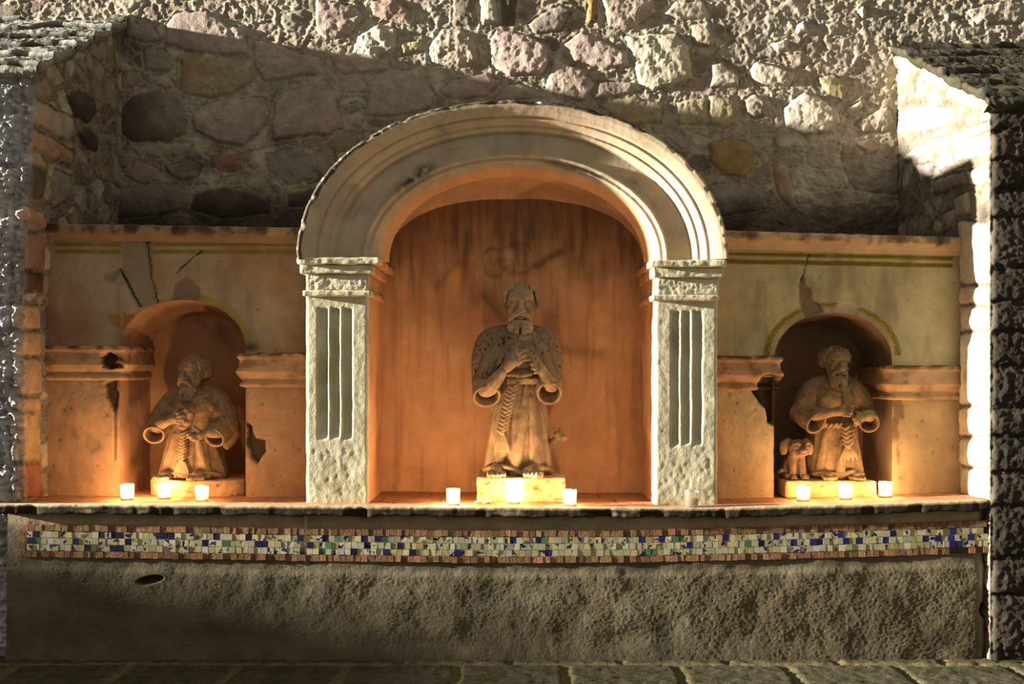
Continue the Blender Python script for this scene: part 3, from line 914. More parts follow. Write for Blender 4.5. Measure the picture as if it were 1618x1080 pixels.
            patch([(1268, 430), (1272, 448), (1282, 462), (1282, 474), (1298, 484), (1302, 494), (1276, 502), (1266, 490), (1262, 470), (1264, 446)], 0.012, (140, 116, 84), 1.2)
            line([(1278, 402), (1272, 425), (1266, 442)], 1.6, 0.008, (84, 66, 44))
            patch([(1326, 480), (1346, 478), (1358, 486), (1352, 500), (1322, 494)], 0.004, (172, 150, 118), 3, .7)
            patch([(1190, 598), (1224, 596), (1228, 640), (1222, 672), (1214, 665), (1212, 645), (1198, 632), (1188, 612)], 0.05, (80, 62, 44), 1.5)
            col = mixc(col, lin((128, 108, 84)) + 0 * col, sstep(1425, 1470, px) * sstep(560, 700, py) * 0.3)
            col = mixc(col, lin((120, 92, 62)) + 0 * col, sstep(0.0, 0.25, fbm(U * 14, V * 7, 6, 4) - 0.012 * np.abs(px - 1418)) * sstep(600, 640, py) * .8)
        # soot and algae on shelf edges
        return H, col

    s = Surf()
    res = 0.0065
    zt_of = lambda x: PZ(ztop(CX + x * F / (D + YP)), YP) + 0.04

    def block(x, zlo, nz):
        U = np.repeat(x[:, None], nz, 1)
        t = np.linspace(0, 1, nz)[None]
        V = zlo[:, None] * (1 - t) + zt_of(x)[:, None] * t
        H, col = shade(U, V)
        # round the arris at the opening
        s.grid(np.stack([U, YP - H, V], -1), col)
        return
    nz = int((zt_of(np.array([oc]))[0] - zb) / res)
    x = np.linspace(xa, oc - hw, int((oc - hw - xa) / res))
    block(x, np.full(x.shape, zb), nz)
    x = oc - hw * np.cos(np.linspace(0, math.pi, 110))
    block(x, arch(x), int(nz * 0.55))
    x = np.linspace(oc + hw, xb, max(4, int((xb - oc - hw) / res)))
    block(x, np.full(x.shape, zb), nz)
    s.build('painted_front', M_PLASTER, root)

    # recess: jambs and vault, then the back
    zj = np.linspace(zb, zs, 70)
    th = np.linspace(math.pi, 0, 120)
    ox = np.concatenate([np.full(69, -hw), hw * np.sign(np.cos(th)) * np.abs(np.cos(th)) ** (1 / 1.075), np.full(69, hw)])
    oz = np.concatenate([zj[:-1], zs + (zt - zs) * np.abs(np.sin(th)) ** (1 / 1.075), zj[::-1][1:]])
    t = np.linspace(0, 1, 54)
    V = np.zeros((len(ox), len(t), 3))
    shrink = 1 - 0.05 * t ** 3
    V[..., 0] = oc + ox[:, None] * shrink[None]
    V[..., 1] = YP - 0.002 + (YN - YP + 0.004) * t[None]
    V[..., 2] = zb + (oz - zb)[:, None] * (1 - 0.05 * t ** 2)[None]

    def incol(P, sd):
        a, b, c = P[..., 0], P[..., 1], P[..., 2]
        col = np.zeros(P.shape) + lin((168, 128, 92) if left else (132, 110, 84))
        col = mixc(col, lin((146, 108, 76) if left else (116, 96, 72)) + 0 * col, sstep(-0.1, 0.4, fbm(a * 4, b * 4 + sd, c * 3, 5)) * .7)
        col = mixc(col, lin((108, 80, 58)) + 0 * col, sstep(0.05, 0.45, fbm(a * 9 + sd, b * 9, c * 6, 5)) * .5)
        return col
    nn = fbm(V[..., 0] * 9, V[..., 1] * 9, V[..., 2] * 9, 3)
    col = incol(V, 0)
    V[..., 0] += 0.006 * nn * np.sign(-ox[:, None]) * (t > 0)[None]
    V[..., 2] += 0.004 * nn * (t > 0)[None]
    s = Surf()
    s.grid(V, col)
    X = np.linspace(oc - hw - 0.06, oc + hw + 0.06, 110)
    Z = np.linspace(zb, zt + 0.05, 150)
    U, W = np.meshgrid(X, Z, indexing='ij')
    B = np.stack([U, YN + 0.004 * fbm(U * 6, W * 6, 1, 3), W], -1)
    cb = incol(B, 5)
    if left:
        ps = (CX + U * F / (D + YN)), (CY - (W - ZC) * F / (D + YN))
        sc_ = np.exp(-((ps[0] - 338 + (ps[1] - 510) * 1.5) / 26) ** 2 - ((ps[1] - 511) / 9) ** 2) * sstep(-0.2, 0.3, fbm(U * 25, W * 25, 2, 3))
        cb = mixc(cb, lin((176, 168, 158)) + 0 * cb, sc_ * .7)
    s.grid(B, cb)
    s.build('recess', M_NICHE, root)

    # cornice: swept profile
    prof_left = [(0.0, 0.03), (0.012, 0.026), (0.03, 0.0), (0.052, -0.004), (0.060, -0.030), (0.062, -0.052), (0.055, -0.062), (-0.05, -0.064)]
    prof_right = [(-0.004, 0.034), (0.010, 0.030), (0.014, 0.012), (0.030, -0.008), (0.052, -0.022), (0.062, -0.034), (0.066, -0.058), (0.060, -0.070), (-0.05, -0.072)]
    pr = np.array(prof_left if left else prof_right) * np.array([1.0, 0.74])
    q = np.linspace(0, 1, 70)
    cum = np.concatenate([[0], np.cumsum(np.hypot(*np.diff(pr, axis=0).T))])
    pf, pz = np.interp(q * cum[-1], cum, pr[:, 0]), np.interp(q * cum[-1], cum, pr[:, 1])
    x = np.linspace(xa, xb, 330)
    pxs = CX + x * F / (D + YP)
    zt0 = PZ(cor(pxs), YP - 0.05)
    U = np.repeat(x[:, None], len(q), 1)
    Zc = zt0[:, None] - 0.051 - pz[None]
    Yc = YP - pf[None] + 0 * U
    nn = fbm(U * 14, Yc * 14, Zc * 14, 4)
    lip = sstep(0.045, 0.06, pf)[None]
    Yc = Yc - 0.008 * nn - 0.010 * lip * fbm(U * 9, 1.0, 2.0, 4)
    Zc = Zc + 0.005 * lip * fbm(U * 22, 3.0, 2.0, 4) + 0.002 * nn
    col = np.zeros(U.shape + (3,)) + (lin((146, 120, 90)) if left else lin((198, 166, 126)))
    runs = sstep(0.02, 0.4, fbm(U * 9, 0.5 * Zc, 3.0, 4))
    col = mixc(col, lin((96, 70, 48)) + 0 * col, runs * sstep(0.02, 0.055, pf)[None] * .9)
    col = mixc(col, lin((54, 46, 36)) + 0 * col, sstep(-0.2, 0.3, nn + lip * 0.3 - 0.25) * lip * (0.9 if left else .7))
    s = Surf()
    s.grid(np.stack([U, Yc, Zc], -1), col)
    tp = np.stack([np.stack([x, 0 * x + YP - 0.05, zt0 - 0.006], -1), np.stack([x, 0 * x + YB, zt0], -1)], 1)
    s.grid(tp, lin((70, 62, 50)), flip=True)
    s.build('cornice', M_PLASTER, root)

    # imposts: a moulding on each pier, returning along the jamb that the opening shows
    pr = np.array([(0.0, 0.0), (0.030, 0.004), (0.034, 0.018), (0.022, 0.034), (0.022, 0.062), (0.030, 0.075), (0.036, 0.085), (0.028, 0.10), (0.012, 0.122), (0.010, 0.135), (0.020, 0.140), (0.020, 0.152), (0.0, 0.158)])
    cum = np.concatenate([[0], np.cumsum(np.hypot(*np.diff(pr, axis=0).T))])
    q = np.linspace(0, cum[-1], 60)
    pf, pz = np.interp(q, cum, pr[:, 0]), np.interp(q, cum, pr[:, 1])
    for i, (a, b, py0, ret) in enumerate(imp):
        inner_right = i == 0
        xe = b if inner_right else a
        far = a if inner_right else b
        sg = 1 if inner_right else -1
        # path along the front to the corner and back along the jamb
        L1 = abs(xe - far)
        n1, n2 = int(L1 / 0.007), 46
        fx = np.concatenate([np.linspace(far, xe, n1), np.full(n2, xe)])
        fy = np.concatenate([np.full(n1, YP), np.linspace(YP, YN, n2 + 1)[1:]])
        w = np.concatenate([np.zeros(n1 - 1), [1], np.full(n2, 2)])
        dx = np.where(w == 0, 0, sg) * 1.0
        dy = np.where(w == 2, 0, -1) * 1.0
        Zi = PZ(py0, YP)
        U = fx[:, None] + dx[:, None] * pf[None]
        Yc = fy[:, None] + dy[:, None] * pf[None]
        Zc = Zi - pz[None] + 0 * U
        nn = fbm(U * 16, Yc * 16, Zc * 16, 4)
        Yc = Yc - 0.006 * nn * (w < 2)[:, None]
        U = U + 0.005 * nn * sg * (w > 0)[:, None]
        Zc = Zc + 0.004 * fbm(U * 12, Yc * 12, 2.0, 3)
        col = np.zeros(U.shape + (3,)) + lin((190, 150, 108))
        up = sstep(0.035, 0.0, pz)[None]
        col = mixc(col, lin((58, 46, 34)) + 0 * col, sstep(-0.25, 0.15, nn) * up * .95)
        col = mixc(col, lin((130, 96, 64)) + 0 * col, sstep(0.0, 0.4, nn) * (1 - up) * .7)
        px = CX + U * F / (D + YP)
        py = CY - (Zc - ZC) * F / (D + YP)
        V_ = Zc
        if left and i == 0:
            m = sstep(1.2, .7, ((px - 177 + 12 * fbm(U * 30, V_ * 30, 1.0, 4)) / 13) ** 2 + ((py - 569 + 12 * fbm(U * 30, V_ * 30, 5.0, 4)) / 13) ** 2)
        elif left:
            m = sstep(1.2, .7, ((px - 396 + 5 * nn) / 14) ** 2 + ((py - 552) / 9) ** 2)
        elif i == 0:
            m = sstep(1.2, .7, ((px - 1214 + 5 * nn) / 18) ** 2 + ((py - 612) / 22) ** 2)
        else:
            m = 0 * px
        Yc = Yc + 0.045 * m * (w < 1)[:, None] * (0.8 + 0.5 * nn)
        col = mixc(col, lin((70, 52, 36)) + 0 * col, m)
        s = Surf()
        s.grid(np.stack([U, Yc, Zc], -1), col, flip=not inner_right)
        s.build('impost', M_PLASTER, root)
    return root


# ------------------------------------------------------------------ the large arched niche
YF = 0.09                                   # face of the pilasters
YC = 0.55                                   # back of the large niche


def build_central():
    root = thing('arched_niche', 'large central arched niche between two fluted pale pilasters', 'niche', (0, YF, 0.65))
    zcap = {True: 408.5, False: 412.5}
    for left in (True, False):
        xa, xb = (PX(483, YF), PX(582, YF)) if left else (PX(1035, YF), PX(1134, YF))
        fl = [(503, 517), (523, 536), (542, 555)] if left else [(1062, 1072), (1079, 1089), (1097, 1108)]
        f0, f1 = (489, 690) if left else (493, 700)

        def warp(P):
            x, y, z = P[..., 0], P[..., 1], P[..., 2]
            px = CX + x * F / (D + YF)
            py = CY - (z - ZC) * F / (D + YF)
            front = sstep(YF + 0.03, YF + 0.004, y)
            n = fbm(x * 14, y * 14, z * 9, 4)
            d = np.zeros(x.shape)
            for g0, g1 in fl:
                c, h = (g0 + g1) / 2 + 1.6 * fbm(z * 4, g0, 1.0, 2), (g1 - g0) / 2
                e = np.minimum(sstep(h + 1.8, h - 1.8, np.abs(px - c)), sstep(f0 - 4, f0 + 5, py + 3 * n) * sstep(f1 + 5, f1 - 6, py + 6 * n))
                d = np.maximum(d, e)
            P = P.copy()
            lowz = sstep(690, 730, py)
            rg = 0.0018 * n + 0.0016 * fbm(x * 60, y * 60, z * 40, 3) + lowz * (0.0018 * ridge(x * 16, 2.0, z * 12, 3) - 0.004)
            P[..., 1] = y + front * (0.020 * d - rg)
            side = 1 - front
            P[..., 0] = x + 0.004 * fbm(z * 9, y * 9, 3.0, 3) + 0.003 * n * side
            return P

        def colour(P):
            x, y, z = P[..., 0], P[..., 1], P[..., 2]
            front = sstep(YF + 0.05, YF + 0.012, y)
            inner = (x > (xa + xb) / 2) if left else (x < (xa + xb) / 2)
            c = np.zeros(P.shape) + lin((208, 158, 112))
            c = mixc(c, lin((168, 108, 64)) + 0 * c, sstep(0, .4, fbm(x * 6, y * 6, z * 3, 4)) * .5)
            w = lin((198, 190, 158)) + 0 * c
            w = mixc(w, lin((168, 158, 124)) + 0 * c, sstep(-0.1, .4, fbm(x * 7, 2.0, z * 4, 5)) * .7)
            return mixc(c, w, front)
        s = Surf()
        zt = PZ(zcap[left], YF)
        box_surf(s, xa, xb, YF, YC + 0.1, 0.60, zt - 0.01, 0.0062, 0.012, colour, warp, bottom=False)
        shaft = s.build('pilaster', M_PILASTER, root)
        s = Surf()
        if left:
            slabs = [(470, 601, 408, 418.5, -0.046), (475, 590, 419, 433, -0.026), (484, 583, 433, 459, -0.006), (479, 587, 459, 468.5, -0.024)]
        else:
            slabs = [(1027, 1148, 412, 423, -0.046), (1031, 1143, 423, 439, -0.026), (1037, 1136, 439, 466, -0.006), (1030, 1136.5, 466, 475.5, -0.022)]
        for k, (p0, p1, y0, y1, dy) in enumerate(slabs):
            Yf = YF + dy

            def wp(P, k=k):
                P = jitter(P, 0.005 if k != 2 else 0.004, 18, k + (0 if left else 9), 4)
                x, y, z = P[..., 0], P[..., 1], P[..., 2]
                P[..., 1] -= (0.0018 if k != 2 else 0.004) * sstep(Yf + .03, Yf, y) * ridge(x * 55, z * 55, k, 3)
                return P
            box_surf(s, PX(p0, YF + dy * .7), PX(p1, YF + dy * .7), Yf, YC + 0.08, PZ(y1, YF), PZ(y0, YF), 0.0062, 0.006, colour, wp)
        s.build('capital', M_PILASTER, shaft)

    # arch: profile swept from the inner to the outer curve
    Yr = 0.10
    sc = (D + Yr) / F
    xi, ai, bi, zi = PX(815.5, Yr), 217.5 * sc, (412 - 263) * sc, PZ(411, Yr)
    xo, ao, bo = PX(809.5, Yr), 337.5 * sc, (412 - 164.5) * sc
    prof = [(-0.10, 0.16), (0.0, 0.112), (0.015, 0.106), (0.075, 0.092), (0.09, 0.080), (0.145, 0.082), (0.16, 0.066), (0.195, 0.064), (0.212, 0.086),
            (0.52, 0.084), (0.565, 0.064), (0.60, 0.052), (0.635, 0.056), (0.655, 0.046), (0.72, 0.026), (0.755, 0.032), (0.775, 0.018), (0.90, 0.000), (0.975, -0.004), (1.0, 0.006), (1.005, 0.03), (1.006, YB)]
    pr = np.array(prof)
    seg = np.hypot(np.diff(pr[:, 0]) * 0.33, np.diff(pr[:, 1]))
    cum = np.concatenate([[0], np.cumsum(seg)])
    tt = np.concatenate([np.linspace(0, cum[-2], 120), [cum[-1]]])
    ss, yy = np.interp(tt, cum, pr[:, 0]), np.interp(tt, cum, pr[:, 1])
    yy = np.where(yy < 0.5, yy + 0.04, yy)
    th = np.linspace(math.pi, 0, 420)

    def ell(cx, a, b, p):
        return cx + a * np.sign(np.cos(th)) * np.abs(np.cos(th)) ** (2 / p), zi + b * np.abs(np.sin(th)) ** (2 / p)
    ix, iz = ell(xi, ai, bi, 2.05)
    ex, ez = ell(xo, ao, bo, 2.12)
    U = ix[:, None] * (1 - ss)[None] + ex[:, None] * ss[None]
    V = iz[:, None] * (1 - ss)[None] + ez[:, None] * ss[None]
    Y = yy[None] + 0 * U
    n = fbm(U * 10, V * 10, 1.0, 4)
    fr = (np.arange(len(ss)) < len(ss) - 2)[None] * 1.0
    Y = Y - fr * (0.0018 * n + 0.0008 * fbm(U * 45, V * 45, 2, 3))
    rim = sstep(0.93, 0.99, ss)[None] * fr
    chipn = fbm(th[:, None] * 9 + 0 * U, ss[None] * 4 + 0 * U, 2.0, 4)
    Y = Y + rim * 0.03 * sstep(0.05, 0.35, chipn)
    V = V + rim * 0.008 * fbm(U * 25, V * 25, 3, 3)
    px = CX + U * F / (D + Yr)
    py = CY - (V - ZC) * F / (D + Yr)
    col = np.zeros(U.shape + (3,)) + lin((192, 168, 138))
    col = mixc(col, lin((178, 162, 132)) + 0 * col, sstep(-0.2, 0.3, fbm(U * 2.5, V * 2.5, 6, 4)))
    col = mixc(col, lin((168, 144, 112)) + 0 * col, sstep(0.05, 0.4, fbm(U * 8, V * 8, 9, 5)) * .6)
    col = mixc(col, lin((112, 100, 84)) + 0 * col, sstep(.3, .6, fbm(th[:, None] * 2 + 0 * U, ss[None] * 26 + 0 * U, 4.0, 3)) * .5)
    for bx, by_, rx, ry, sl, a in [(655, 280, 34, 9, -0.62, 1.0), (668, 262, 12, 7, -.3, .8), (935, 272, 42, 5, .36, .95), (880, 258, 22, 4, .2, .7), (700, 210, 10, 22, 0, .35), (1000, 285, 10, 8, 0, .5)]:
        d = ((px - bx) / rx) ** 2 + ((py - by_ - sl * (px - bx) + 6 * n) / ry) ** 2
        col = mixc(col, lin((62, 58, 48)) + 0 * col, a * np.exp(-d) * sstep(-.5, .1, fbm(U * 30, V * 30, 3, 3)))
    col = mixc(col, lin((206, 156, 110)) + 0 * col, sstep(0.02, -0.005, ss)[None])
    crust = sstep(0.965, 0.980, ss[None] + 0.05 * chipn + 0.045 * sstep(680, 560, px) + .03 * sstep(215, 190, py) - 0.02 * sstep(1000, 1080, px)) * fr
    col = mixc(col, lin((50, 45, 37)) + 0 * col, crust * .92 * sstep(-.5, -.1, fbm(U * 40, V * 40, 2, 3)))
    s = Surf()
    s.grid(np.stack([U, Y, V], -1), col, flip=False)
    s.build('arch', M_ARCH, root)

    # vault and back of the recess
    def outline(a, b, cx, zsp, p, wj):
        zj = np.linspace(0.60, zsp, 60)
        x = np.concatenate([np.full(59, cx - wj), cx + a * np.sign(np.cos(th2)) * np.abs(np.cos(th2)) ** (2 / p), np.full(59, cx + wj)])
        z = np.concatenate([zj[:-1], zsp + b * np.abs(np.sin(th2)) ** (2 / p), zj[::-1][1:]])
        return x, z
    th2 = np.linspace(math.pi, 0, 200)
    fx, fz = outline(ai * 1.03, bi * 1.02, xi, zi, 2.05, 0.665)
    bsc = (D + YC) / F
    bx, bz = outline(205 * bsc, 112 * bsc, PX(812, YC), PZ(430, YC), 2.5, 0.665)
    t = np.linspace(0, 1, 70)
    e = t ** 1.6
    V3 = np.zeros((len(fx), len(t), 3))
    V3[..., 0] = fx[:, None] * (1 - e) + bx[:, None] * e
    V3[..., 2] = fz[:, None] * (1 - e) + bz[:, None] * e
    V3[..., 1] = 0.16 + (YC + 0.004 - 0.16) * np.sin(t * math.pi / 2)[None]

    def incol(P):
        a, b, c = P[..., 0], P[..., 1], P[..., 2]
        col = np.zeros(P.shape) + lin((202, 156, 112))
        col = mixc(col, lin((172, 126, 86)) + 0 * col, sstep(-0.15, .35, fbm(a * 3, b * 3, c * 2.2, 5)) * .7)
        br = fbm(a * 26, b * 6, c * 2.2, 4)
        col = mixc(col, lin((142, 92, 56)) + 0 * col, sstep(0, .4, br) * .4)
        return col
    nn = fbm(V3[..., 0] * 7, V3[..., 1] * 7, V3[..., 2] * 7, 3)
    col = incol(V3)
    col = mixc(col, lin((228, 190, 150)) + 0 * col, sstep(1.66, 1.74, V3[..., 2]) * .55)  # vault paler, its brighter candlelight put into the colour
    V3[..., 2] += 0.004 * nn
    s = Surf()
    s.grid(V3, col)
    X = np.linspace(bx.min() - 0.02, bx.max() + 0.02, 230)
    Z = np.linspace(0.60, bz.max() + 0.03, 260)
    U, W = np.meshgrid(X, Z, indexing='ij')
    B = np.stack([U, YC + 0.004 * fbm(U * 5, W * 5, 1, 3), W], -1)
    col = incol(B)
    px = CX + U * F / (D + YC)
    py = CY - (W - ZC) * F / (D + YC)
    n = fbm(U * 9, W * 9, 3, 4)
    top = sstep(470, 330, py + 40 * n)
    col = mixc(col, lin((112, 86, 62)) + 0 * col, top * .78)  # upper back darker: stains, and candlelight fading upward painted in
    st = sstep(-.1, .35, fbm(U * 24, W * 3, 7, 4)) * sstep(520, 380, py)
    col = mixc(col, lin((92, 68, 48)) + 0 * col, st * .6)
    ink = lin((86, 60, 42))

    def streak(x0, y0, x1, y1, w0, a, c=ink):
        nonlocal col
        ex_, ey_ = x1 - x0, y1 - y0
        tq = np.clip(((px - x0) * ex_ + (py - y0) * ey_) / (ex_ ** 2 + ey_ ** 2), 0, 1)
        d = np.hypot(px + 4 * n - x0 - ex_ * tq, py + 4 * n - y0 - ey_ * tq)
        col = mixc(col, c + 0 * col, a * np.exp(-(d / w0) ** 2))

    def ringp(cx, cy, rx, ry, w0, a, fill=0):
        nonlocal col
        r = np.hypot((px - cx + 7 * n) / rx, (py - cy + 7 * fbm(U * 9 + 4, W * 9, 8, 3)) / ry)
        col = mixc(col, ink + 0 * col, np.clip(a * np.exp(-((r - 1) / w0) ** 2) * sstep(-.5, .2, fbm(U * 14, W * 14, 3, 3)) + fill * sstep(1.05, .9, r) * sstep(-.4, .3, fbm(U * 30, W * 30, 6, 3)), 0, 1))
    ringp(781, 413, 20, 24, .12, .55, .26)
    ringp(818, 408, 27, 26, .12, .42, .22)
    streak(848, 420, 885, 398, 7, .7)
    streak(724, 416, 690, 452, 5, .35)
    streak(735, 420, 752, 470, 14, .55, lin((124, 66, 34)))
    streak(722, 430, 718, 455, 9, .5, lin((214, 152, 72)))
    streak(765, 450, 800, 500, 7, .6, lin((150, 118, 78)))
    streak(762, 462, 794, 506, 6, .5)
    streak(870, 500, 875, 555, 12, .45)
    streak(880, 550, 950, 560, 10, .4)
    streak(806, 401, 806, 405, 6, .6, lin((196, 176, 150)))
    spots = sstep(.33, .42, fbm(U * 34, W * 34, 19, 2)) * .5
    col = mixc(col, lin((226, 176, 130)) + 0 * col, spots * sstep(440, 560, py) * .5)
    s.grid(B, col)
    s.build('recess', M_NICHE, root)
    return root


# ------------------------------------------------------------------ sculpture
class Sculpt:
    def __init__(s):
        s.v, s.f = [], []

    def _add(s, v, f):
        n = len(s.v)
        s.v.extend(map(tuple, v))
        s.f.extend([tuple(i + n for i in q) for q in f])

    def loft(s, R):
        """closed rings -> closed skin"""
        k, m = len(R), len(R[0])
        v = [p for r in R for p in r]
        f = [(i * m + j, i * m + (j + 1) % m, (i + 1) * m + (j + 1) % m, (i + 1) * m + j) for i in range(k - 1) for j in range(m)]
        f.append(tuple(range(m - 1, -1, -1)))
        f.append(tuple((k - 1) * m + j for j in range(m)))
        s._add(v, f)

    def ell(s, c, r, yaw=0.0, roll=0.0, n=18):
        R = []
        for i in range(1, n):
            a = math.pi * i / n
            ring = []
            for j in range(n + 4):
                b = 2 * math.pi * j / (n + 4)
                x, y, z = r[0] * math.sin(a) * math.cos(b), r[1] * math.sin(a) * math.sin(b), -r[2] * math.cos(a)
                x, z = x * math.cos(roll) + z * math.sin(roll), -x * math.sin(roll) + z * math.cos(roll)
                x, y = x * math.cos(yaw) - y * math.sin(yaw), x * math.sin(yaw) + y * math.cos(yaw)
                ring.append((c[0] + x, c[1] + y, c[2] + z))
            R.append(ring)
        s.loft(R)

    def tube(s, pts, rad, n=12, flat=1.0):
        pts = [Vector(p) for p in pts]
        if not isinstance(rad, (list, tuple)):
            rad = [rad] * len(pts)
        # resample smoothly
        P, Q = [], []
        for i in range(len(pts) - 1):
            a, b = pts[i], pts[i + 1]
            p0 = pts[i - 1] if i else a
            p3 = pts[i + 2] if i + 2 < len(pts) else b
            for t in (0, .25, .5, .75):
                t2, t3 = t * t, t ** 3
                P.append(0.5 * ((2 * a) + (b - p0) * t + (2 * p0 - 5 * a + 4 * b - p3) * t2 + (3 * a - p0 - 3 * b + p3) * t3))
                Q.append(rad[i] * (1 - t) + rad[i + 1] * t)
        P.append(pts[-1])
        Q.append(rad[-1])
        R = []
        up = Vector((0.13, 1, 0.21))
        m = len(P)
        for i in range(m):
            d = (P[min(i + 1, m - 1)] - P[max(i - 1, 0)]).normalized()
            u = d.cross(up)
            if u.length < 1e-4:
                u = d.cross(Vector((1, 0, 0)))
            u.normalize()
            w = u.cross(d).normalized()
            ring = lambda c, q: [tuple(c + u * q * math.cos(2 * math.pi * j / n) + w * q * flat * math.sin(2 * math.pi * j / n)) for j in range(n)]
            if i == 0:
                for e in (0.9, 0.6):
                    R.append(ring(P[0] - d * Q[0] * e, Q[0] * math.sqrt(1 - e * e)))
            R.append(ring(P[i], Q[i]))
            if i == m - 1:
                for e in (0.6, 0.9):
                    R.append(ring(P[-1] + d * Q[-1] * e, Q[-1] * math.sqrt(1 - e * e)))
        s.loft(R)

    def cup(s, p0, p1, r0, r1, th, squash=1.0, n=22):
        """bell sleeve: outer skin down to the lip, then back up inside"""
        p0, p1 = Vector(p0), Vector(p1)
        d = (p1 - p0).normalized()
        u = d.cross(Vector((0, 1, 0.3))).normalized()
        w = u.cross(d).normalized()
        R = []
        for t, k, inn in [(-.15, .6, 0), (0, 1, 0), (.3, 1, 0), (.6, 1, 0), (.85, 1, 0), (1, 1, 0), (1.04, 1, .4), (1.0, 1, 1), (.8, 1, 1), (.5, .9, 1), (.2, .7, 1)]:
            c = p0 + (p1 - p0) * t
            q = (r0 + (r1 - r0) * max(0, min(1, t))) * k - (th * inn)
            R.append([tuple(c + u * q * math.cos(2 * math.pi * j / n) + w * q * squash * math.sin(2 * math.pi * j / n)) for j in range(n)])
        s.loft(R)

    def robe(s, secs, folds, n=96):
        """secs: (z, cx, cy, rx, ry, fold amount)"""
        R = []
        sec = np.array(secs, float)
        zz = np.linspace(sec[0, 0], sec[-1, 0], 46)
        for z in zz:
            cx, cy, rx, ry, fa = [np.interp(z, sec[:, 0], sec[:, i]) for i in range(1, 6)]
            ring = []
            for j in range(n):
                a = 2 * math.pi * j / n
                k = 1.0
                for (a0, wd, amp) in folds:
                    dd = (a - a0 + math.pi) % (2 * math.pi) - math.pi
                    k += fa * amp * math.exp(-(dd / wd) ** 2)
                ring.append((cx + rx * k * math.cos(a), cy + ry * k * math.sin(a), z))
            R.append(ring)
        s.loft(R)

    def ridge(s, secs, path, rad):
        """a fold lying on the robe: path of (x, z) half sunk into its front"""
        sec = np.array(secs, float)
        pts, rr = [], []
        for (x, z), r in zip(path, rad):
            cx, cy, rx, ry = [float(np.interp(z, sec[:, 0], sec[:, i])) for i in range(1, 5)]
            t = max(-.97, min(.97, (x - cx) / rx))
            pts.append((x, cy - ry * math.sqrt(1 - t * t) + r * .08, z))
            rr.append(r)
        s.tube(pts, rr)

    def build(s, name, o, sc, yaw, voxel, mat, parent, colfn, smooth_it=4, rough=0.0012):
        me = bpy.data.meshes.new(name + '_src')
        me.from_pydata(s.v, [], s.f)
        ob = bpy.data.objects.new(name + '_src', me)
        COLL.objects.link(ob)
        m = ob.modifiers.new('r', 'REMESH')
        m.mode = 'VOXEL'
        m.voxel_size = voxel
        m2 = ob.modifiers.new('s', 'SMOOTH')
        m2.factor = 0.5
        m2.iterations = smooth_it
        dg = bpy.context.evaluated_depsgraph_get()
        ev = ob.evaluated_get(dg)
        m3 = ev.to_mesh()
        nv = len(m3.vertices)
        V = np.zeros(nv * 3, np.float32)
        m3.vertices.foreach_get('co', V)
        N = np.zeros(nv * 3, np.float32)
        m3.vertices.foreach_get('normal', N)
        lt = np.zeros(len(m3.polygons), np.int32)
        m3.polygons.foreach_get('loop_total', lt)
        li = np.zeros(len(m3.loops), np.int32)
        m3.loops.foreach_get('vertex_index', li)
        ls = np.zeros(len(m3.polygons), np.int32)
        m3.polygons.foreach_get('loop_start', ls)
        Q = lt == 4
        f = np.stack([li[ls[Q] + k] for k in range(4)], -1)
        ev.to_mesh_clear()
        bpy.data.objects.remove(ob)
        bpy.data.meshes.remove(me)
        V, N = V.reshape(-1, 3).astype(float), N.reshape(-1, 3).astype(float)
        a, b, c = V[:, 0] * 0.11, V[:, 1] * 0.11, V[:, 2] * 0.11
        V = V + N * (fbm(a, b, c, 3) * 0.8 * rough / 0.0012)[:, None]
        col, dent = colfn(V)
        V = V - N * dent[:, None]
        ca, sa = math.cos(yaw), math.sin(yaw)
        W = np.stack([o[0] + sc * (ca * V[:, 0] - sa * V[:, 1]), o[1] + sc * (sa * V[:, 0] + ca * V[:, 1]), o[2] + sc * V[:, 2]], -1)
        return raw_mesh(name, W, col, f, mat, parent)


def stone_col(base, dark, pits, zsplit=None, grey=None):
    base, dark = lin(base), lin(dark)

    def fn(V):
        a, b, c = V[:, 0] * 0.05, V[:, 1] * 0.05, V[:, 2] * 0.05
        n = fbm(a, b, c, 4)
        p = sstep(.07, .36, fbm(a * 4.5, b * 4.5, c * 3.2, 5) + 0.10 * n) * sstep(-.3, .2, fbm(a * 1.3, b * 1.3, c * 1.3 + 5, 3))
        if zsplit is not None:
            p = p * (0.25 + 0.75 * sstep(zsplit - 15, zsplit + 10, V[:, 2]))
        col = mixc(base + 0 * V, dark + 0 * V, sstep(-.1, .4, n) * .55)
        if grey is not None:
            col = mixc(col, lin(grey) + 0 * V, sstep(zsplit - 25, zsplit + 20, V[:, 2] + 14 * n) * .75)  # upper part greyed and darkened, fading candlelight put into the colour
        col = mixc(col, lin((50, 40, 32)) + 0 * V, p * pits)
        return col, p * pits * 1.0
    return fn


